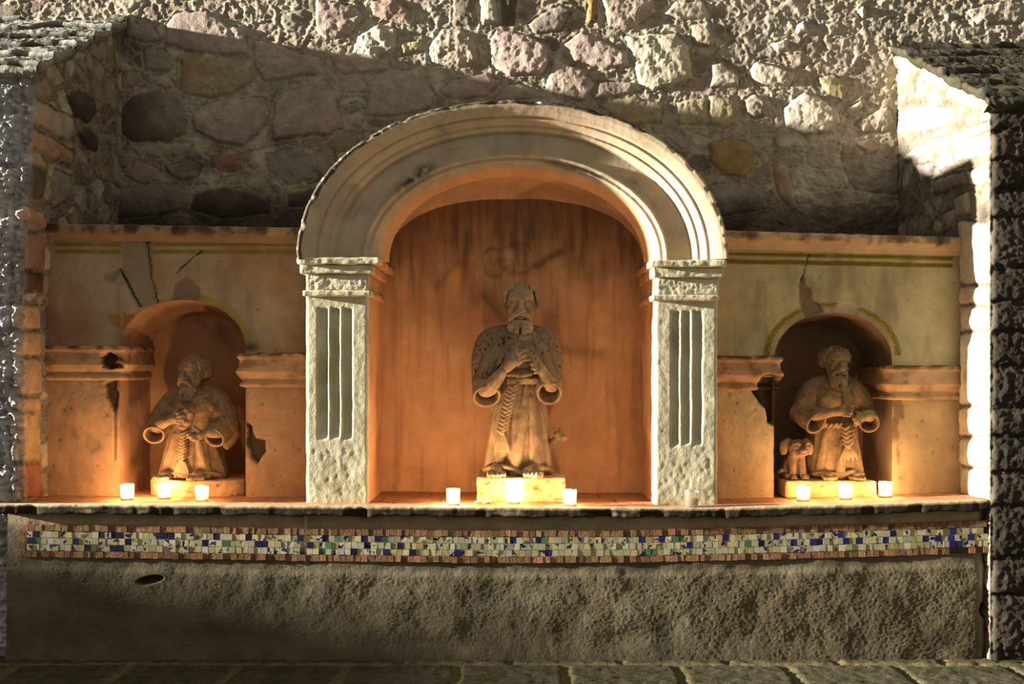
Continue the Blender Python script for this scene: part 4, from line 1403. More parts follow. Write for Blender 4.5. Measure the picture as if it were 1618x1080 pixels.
def head(S, B, c, yaw, k, tilt=0.0, beard_len=36, beard_w=20, curls=False, bald=True):
    """carved head: face in S (body), beard in B; c is the skull centre"""
    ca, sa = math.cos(yaw), math.sin(yaw)

    def L(x, y, z):
        x, z = x * math.cos(tilt) + z * math.sin(tilt), -x * math.sin(tilt) + z * math.cos(tilt)
        return (c[0] + k * (x * ca - y * sa), c[1] + k * (x * sa + y * ca), c[2] + k * z)
    e = lambda T, x, y, z, a, b, d, r=0: T.ell(L(x, y, z), (a * k, b * k, d * k), yaw, r + tilt, 16)
    e(S, 0, 2, 8, 21, 26, 25)                     # skull
    e(S, 0, -8, -8, 17, 17, 22)                   # face
    e(S, 0, -20, 13, 17, 7, 9)                    # forehead
    S.tube([L(-15, -20, 7), L(-7, -26, 9), L(0, -25, 7), L(7, -26, 9), L(15, -20, 7)], [3 * k, 4 * k, 3.4 * k, 4 * k, 3 * k])
    S.tube([L(0, -25, 6), L(0, -30, -4), L(0, -32, -9)], [3 * k, 4 * k, 5.2 * k])
    for sx in (-1, 1):
        e(S, sx * 4, -28, -10, 3.2, 3.5, 3)       # nostril
        e(S, sx * 8.5, -22.5, 0, 4.6, 3.6, 3.2)   # eye
        S.tube([L(sx * 13, -20, 0), L(sx * 8.5, -24.6, 3.2), L(sx * 4, -23, 0)], 1.5 * k)
        S.tube([L(sx * 13, -20, -1), L(sx * 8.5, -24.4, -3.4), L(sx * 4, -22.5, -1)], 1.4 * k)
        e(S, sx * 12, -17, -9, 6, 7, 7)           # cheek
        S.tube([L(sx * 21, 2, 8), L(sx * 24, 5, 4), L(sx * 23, 4, -4), L(sx * 20, 0, -8)], [2.5 * k, 3.5 * k, 3 * k, 2.4 * k])
        e(B, sx * 20, 6, 12, 6, 14, 10)           # hair over the ears
        e(B, sx * 18, 12, 0, 7, 13, 11)
        for q in range(4):
            B.tube([L(sx * (15 + q), -10 + 8 * q, 25 - q), L(sx * (22 + .5 * q), -10 + 8 * q, 14), L(sx * (23), -8 + 8 * q, 3)], [2.6 * k, 3.4 * k, 2.2 * k])
        # moustache
        B.tube([L(sx * 1.5, -28, -14), L(sx * 9, -27, -16), L(sx * 15, -22, -23)], [3.2 * k, 4 * k, 2.2 * k])
    for q in range(7):
        a = (q - 3) / 3 * 1.15
        B.tube([L(16 * math.sin(a), -16 * math.cos(a) + 2, 29 - 2 * abs(a)), L(20 * math.sin(a), -22.5 * math.cos(a) + 2, 20 - 2 * abs(a))], [2.0 * k, 1.8 * k])
    e(B, 0, 16, 2, 19, 14, 20)
    e(S, 0, -24, -19.5, 6, 4, 2.4)                # lower lip
    # beard: mass plus strands, parted at the bottom
    bw, bl = beard_w, beard_len
    e(B, 0, -14, -24 - bl * 0.28, bw, 11, bl * 0.48)
    for sx in (-1, 1):
        e(B, sx * bw * 0.46, -18, -22 - bl * 0.52, bw * 0.5, 8, bl * 0.40, sx * .1)
        B.tube([L(sx * 18, -4, -4), L(sx * bw * .9, -9, -16), L(sx * bw * .8, -14, -26)], [2.6 * k, 3.6 * k, 3 * k])
        for q in range(4):
            f = (q + .5) / 4
            x0, x1 = sx * bw * f * .8, sx * bw * (0.12 + f * .8)
            end = (x1, -24, -22 - bl * (0.98 - .12 * f))
            pts = [L(x0, -25 + 6 * f * f, -24), L(x1 * 1.08, -28 + 7 * f * f, -24 - bl * .45), L(*end)]
            if curls:
                pts.append(L(end[0] - sx * 3, -29, end[2] - 1))
                pts.append(L(end[0] - sx * 4, -30, end[2] + 4))
            B.tube(pts, [2.8 * k, 3.4 * k, 2.4 * k] + ([2.2 * k, 1.8 * k] if curls else []))


def hand(S, wrist, tips, k=1.0, thumb=None, palm=None, bend=(0, -4, 0)):
    """palm from the wrist, four unequal fingers to the listed tips, thumb off the side"""
    w = Vector(wrist)
    tv = [Vector(t) for t in tips]
    mid = sum(tv, Vector()) / len(tv)
    pc = Vector(palm) if palm else w + (mid - w) * 0.38
    S.tube([tuple(w), tuple(w + (pc - w) * .5), tuple(pc)], [6.6 * k, 8.2 * k, 8.6 * k])
    for i, t in enumerate(tv):
        kn = pc + (t - pc) * 0.25 + (t - mid) * 0.45
        md = kn + (t - kn) * 0.55 + Vector(bend)
        S.tube([tuple(pc + (kn - pc) * .3), tuple(kn), tuple(md), tuple(t)], [3.8 * k, 3.5 * k, 3.2 * k, 2.6 * k], 10)
    if thumb is not None:
        th = Vector(thumb)
        a = w + (pc - w) * .55
        S.tube([tuple(a), tuple(a + (th - a) * .55 + Vector(bend) * .5), tuple(th)], [4.4 * k, 4 * k, 3 * k], 10)


def foot(S, c, k=1.0, turn=0.0):
    ca, sa = math.cos(turn), math.sin(turn)
    L = lambda x, y, z: (c[0] + k * (x * ca - y * sa), c[1] + k * (x * sa + y * ca), c[2] + k * z)
    S.tube([L(0, 16, 9), L(0, 4, 7), L(0, -8, 5)], [9 * k, 11 * k, 10 * k])
    for i in range(5):
        x = -11 + 5.4 * i
        ln = [-22, -24, -23, -21, -18][i] if turn >= 0 else [-18, -21, -23, -24, -22][i]
        S.tube([L(x * .8, -6, 5), L(x, ln * .7, 5.5), L(x * 1.05, ln, 3.4)], [4 * k, 3.7 * k, 3.2 * k], 10)


def rope_v(S, p0, p1, w, n):
    """plaited cord: chevrons stacked along the run"""
    p0, p1 = Vector(p0), Vector(p1)
    for i in range(n):
        c = p0 + (p1 - p0) * (i / max(1, n - 1))
        d = (p1 - p0).length / n
        S.tube([tuple(c + Vector((-w, 1.5, d * .5))), tuple(c + Vector((-w * .4, -2, 0))), tuple(c + Vector((w * .1, -2.5, -d * .5)))], [d * .36, d * .48, d * .36], 10)
        S.tube([tuple(c + Vector((w, 1.5, d * .9))), tuple(c + Vector((w * .4, -2, d * .45))), tuple(c + Vector((-w * .1, -2.5, -d * .1)))], [d * .36, d * .48, d * .36], 10)


def tassel(S, p, w, ln, n=5, spread=0.3):
    for i in range(n):
        x = (i - (n - 1) / 2) / ((n - 1) / 2) * w
        S.tube([(p[0] + x * .5, p[1], p[2]), (p[0] + x, p[1] - 2, p[2] - ln * .5), (p[0] + x * (1 + spread), p[1] - 1, p[2] - ln)], [2.4, 2.8, 2.2], 8)


def plinth(root, px0, px1, y0, y1, ztop, base_col, name='plinth', seed=0.0, taper=0.0):
    s = Surf()
    x0, x1 = PX(px0, y0), PX(px1, y0)
    zb = float(ledge_z((x0 + x1) / 2)) - 0.004

    def colour(P):
        n = fbm(P[..., 0] * 12, P[..., 1] * 12, P[..., 2] * 12 + seed, 4)
        c = mixc(lin(base_col) + 0 * P, lin((150, 116, 80)) + 0 * P, sstep(-.1, .4, n) * .7)
        p = sstep(.25, .4, fbm(P[..., 0] * 40, P[..., 1] * 40, P[..., 2] * 40 + seed, 3))
        return mixc(c, lin((80, 60, 44)) + 0 * P, p * .8)

    def warp(P):
        P = P.copy()
        cx = (x0 + x1) / 2
        u = (P[..., 0] - cx) / ((x1 - x0) / 2)
        P[..., 1] += taper * u ** 2 * sstep(y1, y0, P[..., 1])
        return jitter(P, 0.006, 16, seed, 4)
    box_surf(s, x0, x1, y0, y1, zb, ztop, 0.006, 0.010, colour, warp)
    o = s.build(name, M_STATUE, root)
    return o


V_PX = 1.05                                  # voxel size in statue units (about one photo pixel)


def statue_center():
    sc, Yc = 0.0029, 0.36
    ox = PX(816, Yc)
    oz = 0.757
    o = (ox, Yc, oz)
    root = thing('saint_statue', 'tall carved bearded friar with hands crossed on chest in the central niche', 'statue', (ox, Yc, float(ledge_z(ox))))
    S, R, B, K = Sculpt(), Sculpt(), Sculpt(), Sculpt()
    # robe
    secs = [(2, 4, 2, 54, 42, 1), (10, 4, 2, 52, 40, 1.1), (60, 3, 2, 47, 36, 1), (110, 3, 2, 45, 33, .8), (146, 3, 2, 41, 29, .5), (175, 2, 2, 46, 31, .2), (205, 2, 2, 44, 29, 0), (222, 3, 2, 30, 22, 0), (234, 5, 0, 20, 17, 0)]
    R.robe(secs, [(4.05, .16, .10), (4.55, .14, .16), (4.30, .10, -.08), (4.95, .12, -.08), (5.25, .16, .13), (5.75, .14, .10), (3.65, .15, .09), (3.2, .2, .06), (0.1, .2, .06), (1.2, .3, .05), (2.2, .3, .05)])
    R.ridge(secs, [(16, 140), (11, 90), (2, 40), (-4, 8)], [5, 7, 9, 9])
    R.ridge(secs, [(30, 136), (38, 90), (45, 40), (49, 6)], [5, 6, 7, 7])
    R.ridge(secs, [(-30, 116), (-37, 60), (-44, 10)], [5, 7, 8])
    R.ridge(secs, [(24, 120), (27, 60), (29, 20)], [6, 10, 10])
    R.ridge(secs, [(-14, 110), (-18, 60), (-24, 22)], [5, 7, 7])
    R.tube([(-50, -22, 9), (-42, -38, 13), (-22, -45, 16), (-2, -47, 10), (8, -46, 5)], [4, 4, 4, 4, 4])
    R.tube([(6, -45, 6), (22, -46, 15), (42, -40, 13), (54, -26, 7)], [3, 4, 4, 4])
    # mantle over shoulders and upper arms
    for sx in (-1, 1):
        R.tube([(sx * 14 + 3, 2, 222), (sx * 40 + 2, 0, 208), (sx * 50 + 1, -3, 182), (sx * 52 + 1, -8, 146)], [17, 25, 23, 19])
        R.tube([(sx * 20, -14, 216), (sx * 36, -26, 190), (sx * 48, -32, 160)], [10, 14, 13])
    R.ell((2, -4, 192), (50, 33, 36))
    R.tube([(-22, -8, 226), (-10, -24, 219), (5, -28, 216), (20, -24, 219), (30, -8, 226)], [6, 7, 7, 7, 6])
    # hanging front edge of the mantle
    R.tube([(-18, -32, 160), (0, -35, 157), (22, -32, 160)], [5, 5, 5])
    R.ell((2, -22, 172), (28, 14, 17))
    # sleeves
    R.cup((-50, 0, 156), (-46, -42, 124), 22, 22, 4.0, 0.95)
    R.cup((52, 0, 158), (51, -42, 129), 21, 20, 4.0, 1.1)
    # body
    S.tube([(3, 4, 40), (3, 3, 130), (4, 2, 215), (6, -2, 246)], [18, 22, 20, 13])
    S.tube([(-52, -16, 136), (-42, -42, 138), (-22, -50, 162)], [13, 13, 8.5])
    hand(S, (-24, -48, 162), [(7, -52, 194), (15, -54, 196), (19, -54, 189), (18, -53, 181)], 1.05, (0, -50, 204 - 8), (-6, -51, 178), (0, -3, 3))
    S.tube([(54, -14, 146), (54, -40, 142), (44, -48, 157)], [13, 11.5, 8.5])
    hand(S, (45, -48, 157), [(24, -54, 180), (22, -56, 174), (24, -56, 167), (28, -55, 161)], 1.0, (32, -52, 184), (36, -52, 168), (0, -5, 1))
    foot(S, (-32, -44, 1), 1.05, 0.06)
    foot(S, (28, -47, 1), 1.1, -0.12)
    for sx, x in ((-1, -30), (1, 28)):
        S.tube([(x, -26, 8), (x * .7, 0, 70)], [10, 13])
    head(S, B, (7, -6, 268), 0.0, 1.12, 0.03, 19, 17)
    body = S.build('figure', o, sc, 0, V_PX, M_STATUE, root, stone_col((174, 149, 114), (136, 112, 84), .5), 3)
    R.build('robe', o, sc, 0, V_PX, M_STATUE, root, stone_col((173, 146, 111), (132, 107, 78), 1.0, 150, (128, 112, 90)), 3)
    B.build('beard', o, sc, 0, 0.95, M_STATUE, root, stone_col((171, 147, 116), (128, 107, 83), .5), 2)
    # cord belt and hanging plait
    n = 16
    for i in range(n):
        a = -0.95 + 1.9 * i / (n - 1)
        x, y = 43 * math.sin(a) + 3, -31 * math.cos(a) - 1
        K.tube([(x - 2.5, y, 145), (x + 2.5, y - 2.5, 151)], [3.0, 3.0], 8)
    K.ell((-5, -36, 146), (7, 5, 6))
    rope_v(K, (-5, -38, 138), (-22, -43, 70), 8, 12)
    tassel(K, (-23, -43, 66), 8, 26, 6)
    K.build('cord_belt', o, sc, 0, 0.95, M_STATUE, root, stone_col((176, 149, 113), (136, 108, 78), .3), 2)
    # small carved animal peeping out beside the hem
    A = Sculpt()
    A.tube([(44, 8, 40), (58, -6, 50), (66, -16, 58)], [8, 8, 7])
    A.ell((66, -18, 62), (8, 8, 7))
    A.ell((74, -24, 59), (6, 6, 5))
    A.ell((60, -16, 70), (3, 3, 5))
    A.ell((69, -16, 70), (3, 3, 5))
    A.build('carved_animal', o, sc, 0, 0.95, M_STATUE, root, stone_col((164, 134, 95), (128, 99, 68), .4), 2)
    plinth(root, 753, 893, 0.17, 0.52, oz + 0.004, (224, 190, 144), seed=1)
    return root


def statue_left():
    sc, Yc = 0.00295, 0.44
    ox = PX(303, .38)
    oz = PZ(757, 0.36)
    o = (ox, Yc, oz)
    root = thing('saint_statue', 'short carved friar turning his head aside, in the niche with the cracked ochre front', 'statue', (ox, Yc, float(ledge_z(ox))))
    S, R, B, K = Sculpt(), Sculpt(), Sculpt(), Sculpt()
    secs = [(2, -2, 0, 53, 42, 1), (8, -2, 0, 52, 41, 1.1), (45, -2, 0, 45, 34, .9), (80, 0, 0, 39, 28, .5), (105, 2, 0, 44, 28, .1), (126, 3, 0, 40, 25, 0), (138, 2, -2, 24, 18, 0)]
    R.robe(secs, [(4.1, .14, .12), (4.45, .10, -.08), (5.0, .10, -.09), (5.3, .14, .14), (5.75, .13, .10), (3.7, .14, .10), (5.55, .08, -.06), (0, .3, .05), (1.5, .3, .05), (3.14, .3, .05)])
    for sx in (-1, 1):
        R.tube([(sx * 12, 0, 136), (sx * 34 + 2, -2, 124), (sx * 50 + 1, -8, 100), (sx * 56 + 1, -14, 84)], [13, 18, 18, 15])
    R.ell((4, -4, 112), (42, 26, 26))
    R.tube([(-24, -8, 136), (-12, -22, 128), (6, -26, 124), (22, -20, 130), (30, -6, 138)], [5, 6, 6, 6, 5])
    R.tube([(-44, -20, 104), (-26, -34, 106), (-10, -36, 112)], [6, 5, 4])
    R.tube([(-40, -22, 98), (-24, -36, 99), (-8, -38, 102)], [5, 4, 4])
    R.tube([(44, -18, 106), (34, -30, 112), (24, -30, 122)], [7, 5, 4])
    R.cup((-56, 0, 92), (-53, -40, 70), 19, 17, 4, .95)
    R.cup((52, 2, 88), (40, -38, 66), 22, 18, 4, .95)
    R.tube([(56, -8, 92), (62, -6, 72), (54, -14, 52)], [12, 11, 7])
    R.ridge(secs, [(-25, 70), (-33, 36), (-43, 8)], [5, 7, 8])
    R.ridge(secs, [(13, 66), (20, 36), (28, 12)], [5, 7, 8])
    R.ridge(secs, [(28, 64), (38, 34), (46, 6)], [5, 7, 8])
    R.ridge(secs, [(-16, 60), (-20, 34), (-25, 14)], [4, 6, 6])
    R.tube([(-48, -26, 8), (-34, -40, 13), (-14, -42, 9), (-2, -42, 5)], [3, 3, 3, 3])
    R.tube([(-2, -42, 5), (12, -43, 10), (30, -40, 12), (48, -27, 7)], [3, 3, 3, 3])
    S.tube([(0, 4, 30), (0, 2, 90), (0, 0, 130), (-2, -6, 146)], [14, 18, 16, 12])
    S.tube([(-60, -12, 84), (-46, -36, 86), (-30, -44, 92)], [11, 10, 7])
    hand(S, (-31, -44, 91), [(-6, -50, 106), (-3, -52, 101), (-3, -52, 95), (-6, -50, 90)], .85, (-14, -48, 110), (-18, -48, 96))
    S.tube([(56, -10, 80), (46, -36, 74), (32, -44, 74)], [11, 9, 7])
    hand(S, (32, -44, 74), [(2, -52, 72), (4, -54, 68), (8, -53, 64), (12, -51, 62)], .85, (12, -52, 84), (20, -48, 70))
    # the small creatures held to the chest
    S.ell((6, -47, 100), (7, 7, 8))
    S.ell((8, -52, 104), (4.5, 4.5, 4.5))
    S.ell((-6, -46, 84), (9, 6, 6))
    S.ell((2, -48, 90), (8, 7, 6))
    foot(S, (-34, -40, 1), .95, -0.10)
    foot(S, (17, -42, 1), .95, 0.05)
    head(S, B, (1, -8, 166), -0.55, .90, -0.04, 27, 16, True)
    S.build('figure', o, sc, 0, V_PX, M_STATUE, root, stone_col((147, 120, 87), (112, 88, 61), .3), 3)
    R.build('robe', o, sc, 0, V_PX, M_STATUE, root, stone_col((146, 117, 83), (110, 85, 58), .3), 3)
    B.build('beard', o, sc, 0, 0.95, M_STATUE, root, stone_col((144, 119, 88), (109, 88, 64), .3), 2)
    rope_v(K, (-9, -33, 72), (-9, -40, 32), 7, 9)
    tassel(K, (-9, -40, 28), 9, 24, 5)
    K.build('cord_belt', o, sc, 0, 0.95, M_STATUE, root, stone_col((148, 120, 85), (113, 88, 59), .2), 2)
    plinth(root, 225, 379, 0.25, 0.62, oz + 0.004, (206, 164, 116), seed=4, taper=0.10)
    return root


def statue_right():
    sc, Yc = 0.00295, 0.44
    ox = PX(1320, .39)
    oz = PZ(757, 0.36)
    o = (ox, Yc, oz)
    root = thing('saint_statue', 'bearded friar with both fists at his chest, small dog seated at his side', 'statue', (ox, Yc, float(ledge_z(ox))))
    S, R, B, K = Sculpt(), Sculpt(), Sculpt(), Sculpt()
    secs = [(2, 0, 0, 47, 40, 1), (10, 0, 0, 45, 38, 1.0), (60, 0, 0, 40, 31, .8), (95, 0, 0, 38, 28, .4), (120, 0, 0, 42, 27, .1), (142, 0, 0, 36, 24, 0), (156, 2, -2, 20, 16, 0)]
    R.robe(secs, [(4.3, .14, .10), (4.75, .12, -.06), (5.2, .14, .12), (3.8, .14, .08), (5.7, .14, .08), (0, .3, .04), (1.5, .3, .05), (3.14, .3, .05)])
    for sx in (-1, 1):
        R.tube([(sx * 12, 0, 152), (sx * 32, -2, 140), (sx * 46, -8, 118), (sx * 50, -16, 100)], [12, 17, 17, 14])
    R.ell((0, -4, 126), (38, 25, 26))
    R.tube([(-22, -8, 150), (-8, -24, 143), (8, -26, 140), (22, -20, 145), (28, -6, 152)], [5, 6, 6, 6, 5])
    R.cup((-50, 0, 108), (-36, -38, 88), 22, 19, 4, .9)
    R.cup((52, 0, 106), (46, -38, 88), 19, 17, 4, .95)
    for q in range(4):
        R.tube([(9 + 2 * q, -30, 138), (7 + 4 * q, -35, 127), (6 + 5 * q, -39, 116)], [3, 3.4, 3.2])
    R.ridge(secs, [(-18, 74), (-24, 40), (-30, 8)], [5, 7, 8])
    R.ridge(secs, [(6, 60), (3, 34), (0, 8)], [5, 8, 9])
    R.ridge(secs, [(26, 74), (31, 40), (37, 8)], [5, 7, 7])
    R.tube([(-42, -24, 8), (-26, -40, 12), (0, -43, 9), (20, -42, 14), (40, -28, 8)], [3, 3, 4, 4, 3])
    S.tube([(0, 4, 30), (0, 2, 100), (0, 0, 146), (3, -6, 166)], [14, 18, 15, 11])
    S.tube([(-52, -12, 104), (-36, -36, 102), (-14, -46, 106)], [11, 10, 7])
    hand(S, (-16, -45, 105), [(12, -50, 115), (14, -53, 110), (14, -54, 105), (11, -53, 100)], .9, (4, -50, 120), (-1, -49, 108), (2, -5, 0))
    S.tube([(54, -12, 102), (46, -36, 100), (36, -45, 102)], [11, 9.5, 7])
    hand(S, (38, -45, 102), [(18, -51, 100), (16, -54, 96), (18, -54, 91), (22, -52, 87)], .95, (22, -51, 106), (28, -49, 97), (-1, -5, 0))
    foot(S, (-20, -40, 1), .85, 0.05)
    foot(S, (26, -40, 1), .85, -0.25)
    head(S, B, (2, -8, 181), 0.14, .88, 0.10, 23, 16)
    S.build('figure', o, sc, 0, V_PX, M_STATUE, root, stone_col((144, 117, 83), (109, 87, 59), .3), 3)
    R.build('robe', o, sc, 0, V_PX, M_STATUE, root, stone_col((142, 115, 80), (108, 82, 57), .4), 3)
    B.build('beard', o, sc, 0, 0.95, M_STATUE, root, stone_col((139, 117, 87), (105, 85, 62), .3), 2)
    for i in range(9):
        a = -0.8 + 1.6 * i / 8
        K.tube([(38 * math.sin(a), -30 * math.cos(a) - 2, 82), (38 * math.sin(a) + 4, -30 * math.cos(a) - 4, 87)], [2.8, 2.8], 8)
    rope_v(K, (10, -36, 80), (13, -40, 54), 7, 5)
    rope_v(K, (20, -35, 76), (17, -39, 58), 5, 4)
    tassel(K, (13, -40, 50), 10, 18, 5)
    K.build('cord_belt', o, sc, 0, 0.95, M_STATUE, root, stone_col((147, 119, 83), (112, 87, 59), .2), 2)
    plinth(root, 1241, 1386, 0.25, 0.62, oz + 0.004, (204, 162, 112), seed=7)
    # dog seated on the same plinth
    yd = 0.375
    od = (PX(1256, yd), yd, oz + 0.001)
    r2 = thing('dog_statue', 'small carved dog with drooping ears sitting beside the friar', 'statue', od)
    S = Sculpt()
    S.tube([(-4, 10, 12), (-3, 4, 24), (0, -4, 38)], [17, 15, 11])
    S.ell((-12, 6, 10), (9, 15, 11))
    S.ell((12, 6, 10), (9, 15, 11))
    for sx in (-1, 1):
        S.tube([(sx * 7, -8, 34), (sx * 7.5, -15, 18), (sx * 8, -17, 4)], [7, 5.5, 5])
        S.tube([(sx * 8, -16, 4), (sx * 8.5, -24, 4)], [5.5, 5.5])
        for q in (-1, 0, 1):
            S.tube([(sx * 8.5 + q * 3.4, -22, 4), (sx * 8.5 + q * 3.6, -29, 3.5)], [2.4, 2.2], 8)
        S.tube([(sx * 13, -2, 7), (sx * 15, -14, 4)], [6, 5])
    S.ell((3, -8, 48), (16, 14, 15), -0.15)
    S.ell((6, -20, 44), (10, 10, 8))
    S.ell((7, -28, 46), (4, 3.4, 3))
    S.tube([(0, -28, 41), (7, -29, 40), (13, -27, 42)], [2.2, 1.8, 2.2])
    S.ell((-2, -21, 51), (4, 3, 3.4))
    S.ell((12, -22, 51), (4, 3, 3.4))
    S.tube([(-7, -18, 56), (-2, -22, 57), (3, -21, 54)], [2, 2.4, 2])
    S.tube([(9, -21, 54), (13, -22, 57), (17, -18, 56)], [2, 2.4, 2])
    S.tube([(-10, -2, 60), (-19, -6, 54), (-20, -8, 44)], [5, 7, 6], 12, .6)
    S.tube([(15, -6, 60), (20, -10, 52), (20, -12, 43)], [5, 6, 5], 12, .6)
    S.tube([(-14, 20, 8), (-24, 8, 10), (-22, -4, 14)], [4, 4, 3])
    S.build('figure', od, sc, 0, 0.95, M_STATUE, r2, stone_col((138, 110, 78), (102, 78, 54), .35), 2)
    return root


# ------------------------------------------------------------------ candles
def lathe(name, prof, mat, parent, n=32, cap=True):
    v, f = [], []
    for r, z in prof:
        for j in range(n):
            a = 2 * math.pi * j / n
            v.append((r * math.cos(a), r * math.sin(a), z))
    k = len(prof)
    for i in range(k - 1):
        for j in range(n):
            f.append((i * n + j, i * n + (j + 1) % n, (i + 1) * n + (j + 1) % n, (i + 1) * n + j))
    if cap:
        f.append(tuple(range(n - 1, -1, -1)))
        f.append(tuple((k - 1) * n + j for j in range(n)))
    me = bpy.data.meshes.new(name)
    me.from_pydata(v, [], f)
    me.polygons.foreach_set('use_smooth', np.full(len(me.polygons), True, bool))
    me.materials.append(mat)
    o = bpy.data.objects.new(name, me)
    COLL.objects.link(o)
    o.parent = parent
    return o


def mat_glass(name='votive_glass', fac=.20):
    m = bpy.data.materials.new(name)
    m.use_nodes = True
    nt = m.node_tree
    nd, lk = nt.nodes, nt.links
    nd.clear()
    out = nd.new('ShaderNodeOutputMaterial')
    tr = nd.new('ShaderNodeBsdfTransparent')
    tr.inputs['Color'].default_value = (1, .96, .9, 1)
    tl = nd.new('ShaderNodeBsdfTranslucent')
    tl.inputs['Color'].default_value = (.9, .86, .8, 1)
    gl = nd.new('ShaderNodeBsdfGlossy')
    gl.inputs['Roughness'].default_value = .12
    m1 = nd.new('ShaderNodeMixShader')
    m1.inputs['Fac'].default_value = fac
    m2 = nd.new('ShaderNodeMixShader')
    fr = nd.new('ShaderNodeFresnel')
    fr.inputs['IOR'].default_value = 1.35
    lk.new(tr.outputs[0], m1.inputs[1])
    lk.new(tl.outputs[0], m1.inputs[2])
    lk.new(fr.outputs[0], m2.inputs[0])
    lk.new(m1.outputs[0], m2.inputs[1])
    lk.new(gl.outputs[0], m2.inputs[2])
    lk.new(m2.outputs[0], out.inputs['Surface'])
    return m


def mat_simple(name, col, rough=.6, emit=None, strength=0, sss=0):
    m = bpy.data.materials.new(name)
    m.use_nodes = True
    b = m.node_tree.nodes['Principled BSDF']
    b.inputs['Base Color'].default_value = (*col, 1)
    b.inputs['Roughness'].default_value = rough
    if emit:
        b.inputs['Emission Color'].default_value = (*emit, 1)
        b.inputs['Emission Strength'].default_value = strength
    if sss:
        b.inputs['Subsurface Weight'].default_value = sss
        b.inputs['Subsurface Radius'].default_value = (.02, .012, .006)
        b.inputs['Subsurface Scale'].default_value = .5
    return m




def mat_wax():
    m = bpy.data.materials.new('candle_wax')
    m.use_nodes = True
    nd, lk = m.node_tree.nodes, m.node_tree.links
    nd.clear()
    out = nd.new('ShaderNodeOutputMaterial')
    df = nd.new('ShaderNodeBsdfDiffuse')
    df.inputs['Color'].default_value = (.92, .86, .74, 1)
    tl = nd.new('ShaderNodeBsdfTranslucent')
    tl.inputs['Color'].default_value = (.95, .86, .7, 1)
    mx = nd.new('ShaderNodeMixShader')
    mx.inputs['Fac'].default_value = .6
    lk.new(df.outputs[0], mx.inputs[1])
    lk.new(tl.outputs[0], mx.inputs[2])
    lk.new(mx.outputs[0], out.inputs['Surface'])
    return m


def mat_flame():
    m = bpy.data.materials.new('candle_flame')
    m.use_nodes = True
    nd, lk = m.node_tree.nodes, m.node_tree.links
    nd.clear()
    out = nd.new('ShaderNodeOutputMaterial')
    em = nd.new('ShaderNodeEmission')
    em.inputs['Color'].default_value = (1.0, .50, .16, 1)
    em.inputs['Strength'].default_value = 45
    tr = nd.new('ShaderNodeBsdfTransparent')
    ad = nd.new('ShaderNodeAddShader')
    lk.new(em.outputs[0], ad.inputs[0])
    lk.new(tr.outputs[0], ad.inputs[1])
    lk.new(ad.outputs[0], out.inputs['Surface'])
    return m


CANDLE_W = 6.0


def build_candles():
    mg = mat_glass()
    mw = mat_wax()
    mf = mat_flame()
    mk = mat_simple('charred_wick', (.03, .025, .02), .9)
    ld = bpy.data.lights.new('candle_glow', 'POINT')
    ld.color = (1.0, .61, .31)
    ld.energy = CANDLE_W
    ld.shadow_soft_size = .010
    first = thing('candle', 'x', 'candle')

    lathe('glass_cup', [(.0262, 0), (.0278, .003), (.0292, .066), (.0298, .070), (.0286, .0705), (.0278, .067), (.0264, .005), (.001, .004)], mg, first)
    lathe('wax', [(.0258, .0046), (.0262, .011), (.0256, .0122), (.012, .0116), (.001, .0112)], mw, first)
    lathe('wick', [(.0008, .010), (.0008, .034)], mk, first, 8)
    lathe('flame', [(.0012, .031), (.0044, .038), (.0058, .046), (.0045, .054), (.0019, .064), (.0003, .070)], mf, first, 16)
    lamp = bpy.data.objects.new('candle_glow', ld)
    COLL.objects.link(lamp)
    lamp.parent = first
    lamp.location = (0, 0, .060)
    spots = [
        (201, .155, 'lit votive candle before the scarred pier, beyond the plinth end of the head-turning friar'),
        (260, .205, "lit votive candle in front of the head-turning friar's plinth, under his near foot"),
        (319, .115, "lit votive candle at the far end of the head-turning friar's plinth, nearest the ledge edge"),
        (716, .060, "lit votive candle left of the tall friar's white plinth"),
        (812, .125, "lit votive candle against the middle of the tall friar's plinth"),
        (900.5, .055, "lit votive candle right of the tall friar's white plinth"),
        (1269, .150, 'lit votive candle in front of the small stone dog'),
        (1336, .175, "lit votive candle before the feet of the friar with the dog"),
        (1399, .200, "lit votive candle past the plinth of the friar with the dog, farthest from the dog"),
    ]
    kids = list(first.children)
    power = [5, 4.2, 1.7, 9, 4.6, 3, 3, 3.6, 3.6]           # lamp power of each candle
    for i, (px, Y, lab) in enumerate(spots):
        if i == 0:
            c = first
        else:
            c = first.copy()
            COLL.objects.link(c)
            for ch in kids:
                d = ch.copy()
                COLL.objects.link(d)
                d.parent = c
                if d.type == 'LIGHT':
                    d.data = ld.copy()
                    d.data.energy = power[i]
        x = PX(px, Y)
        c.location = (x, Y, float(ledge_z(x)) + .001)
        c.rotation_euler = (0, 0, i * .7)
        tag(c, lab, 'candle', 'lit votive candles on the ledge')
    # the one that has gone out
    c = first.copy()
    COLL.objects.link(c)
    for ch in kids:
        if ch.type == 'MESH' and not ch.name.startswith('flame'):
            d = ch.copy()
            COLL.objects.link(d)
            d.parent = c
            if ch.name.startswith('glass'):
                d.data = ch.data.copy()
                d.data.materials.clear()
                d.data.materials.append(mat_glass('frosted_votive_glass', .75))
            if ch.name.startswith('wax'):
                d.scale = (1, 1, 3.2)
            if ch.name.startswith('wick'):
                d.location = (0, 0, .022)
    Y = .035
    x = PX(1093, Y)
    c.location = (x, Y, float(ledge_z(x)) + .001)
    if 'group' in c:
        del c['group']
    tag(c, 'unlit clear votive candle glass at the foot of the right fluted pilaster', 'candle')


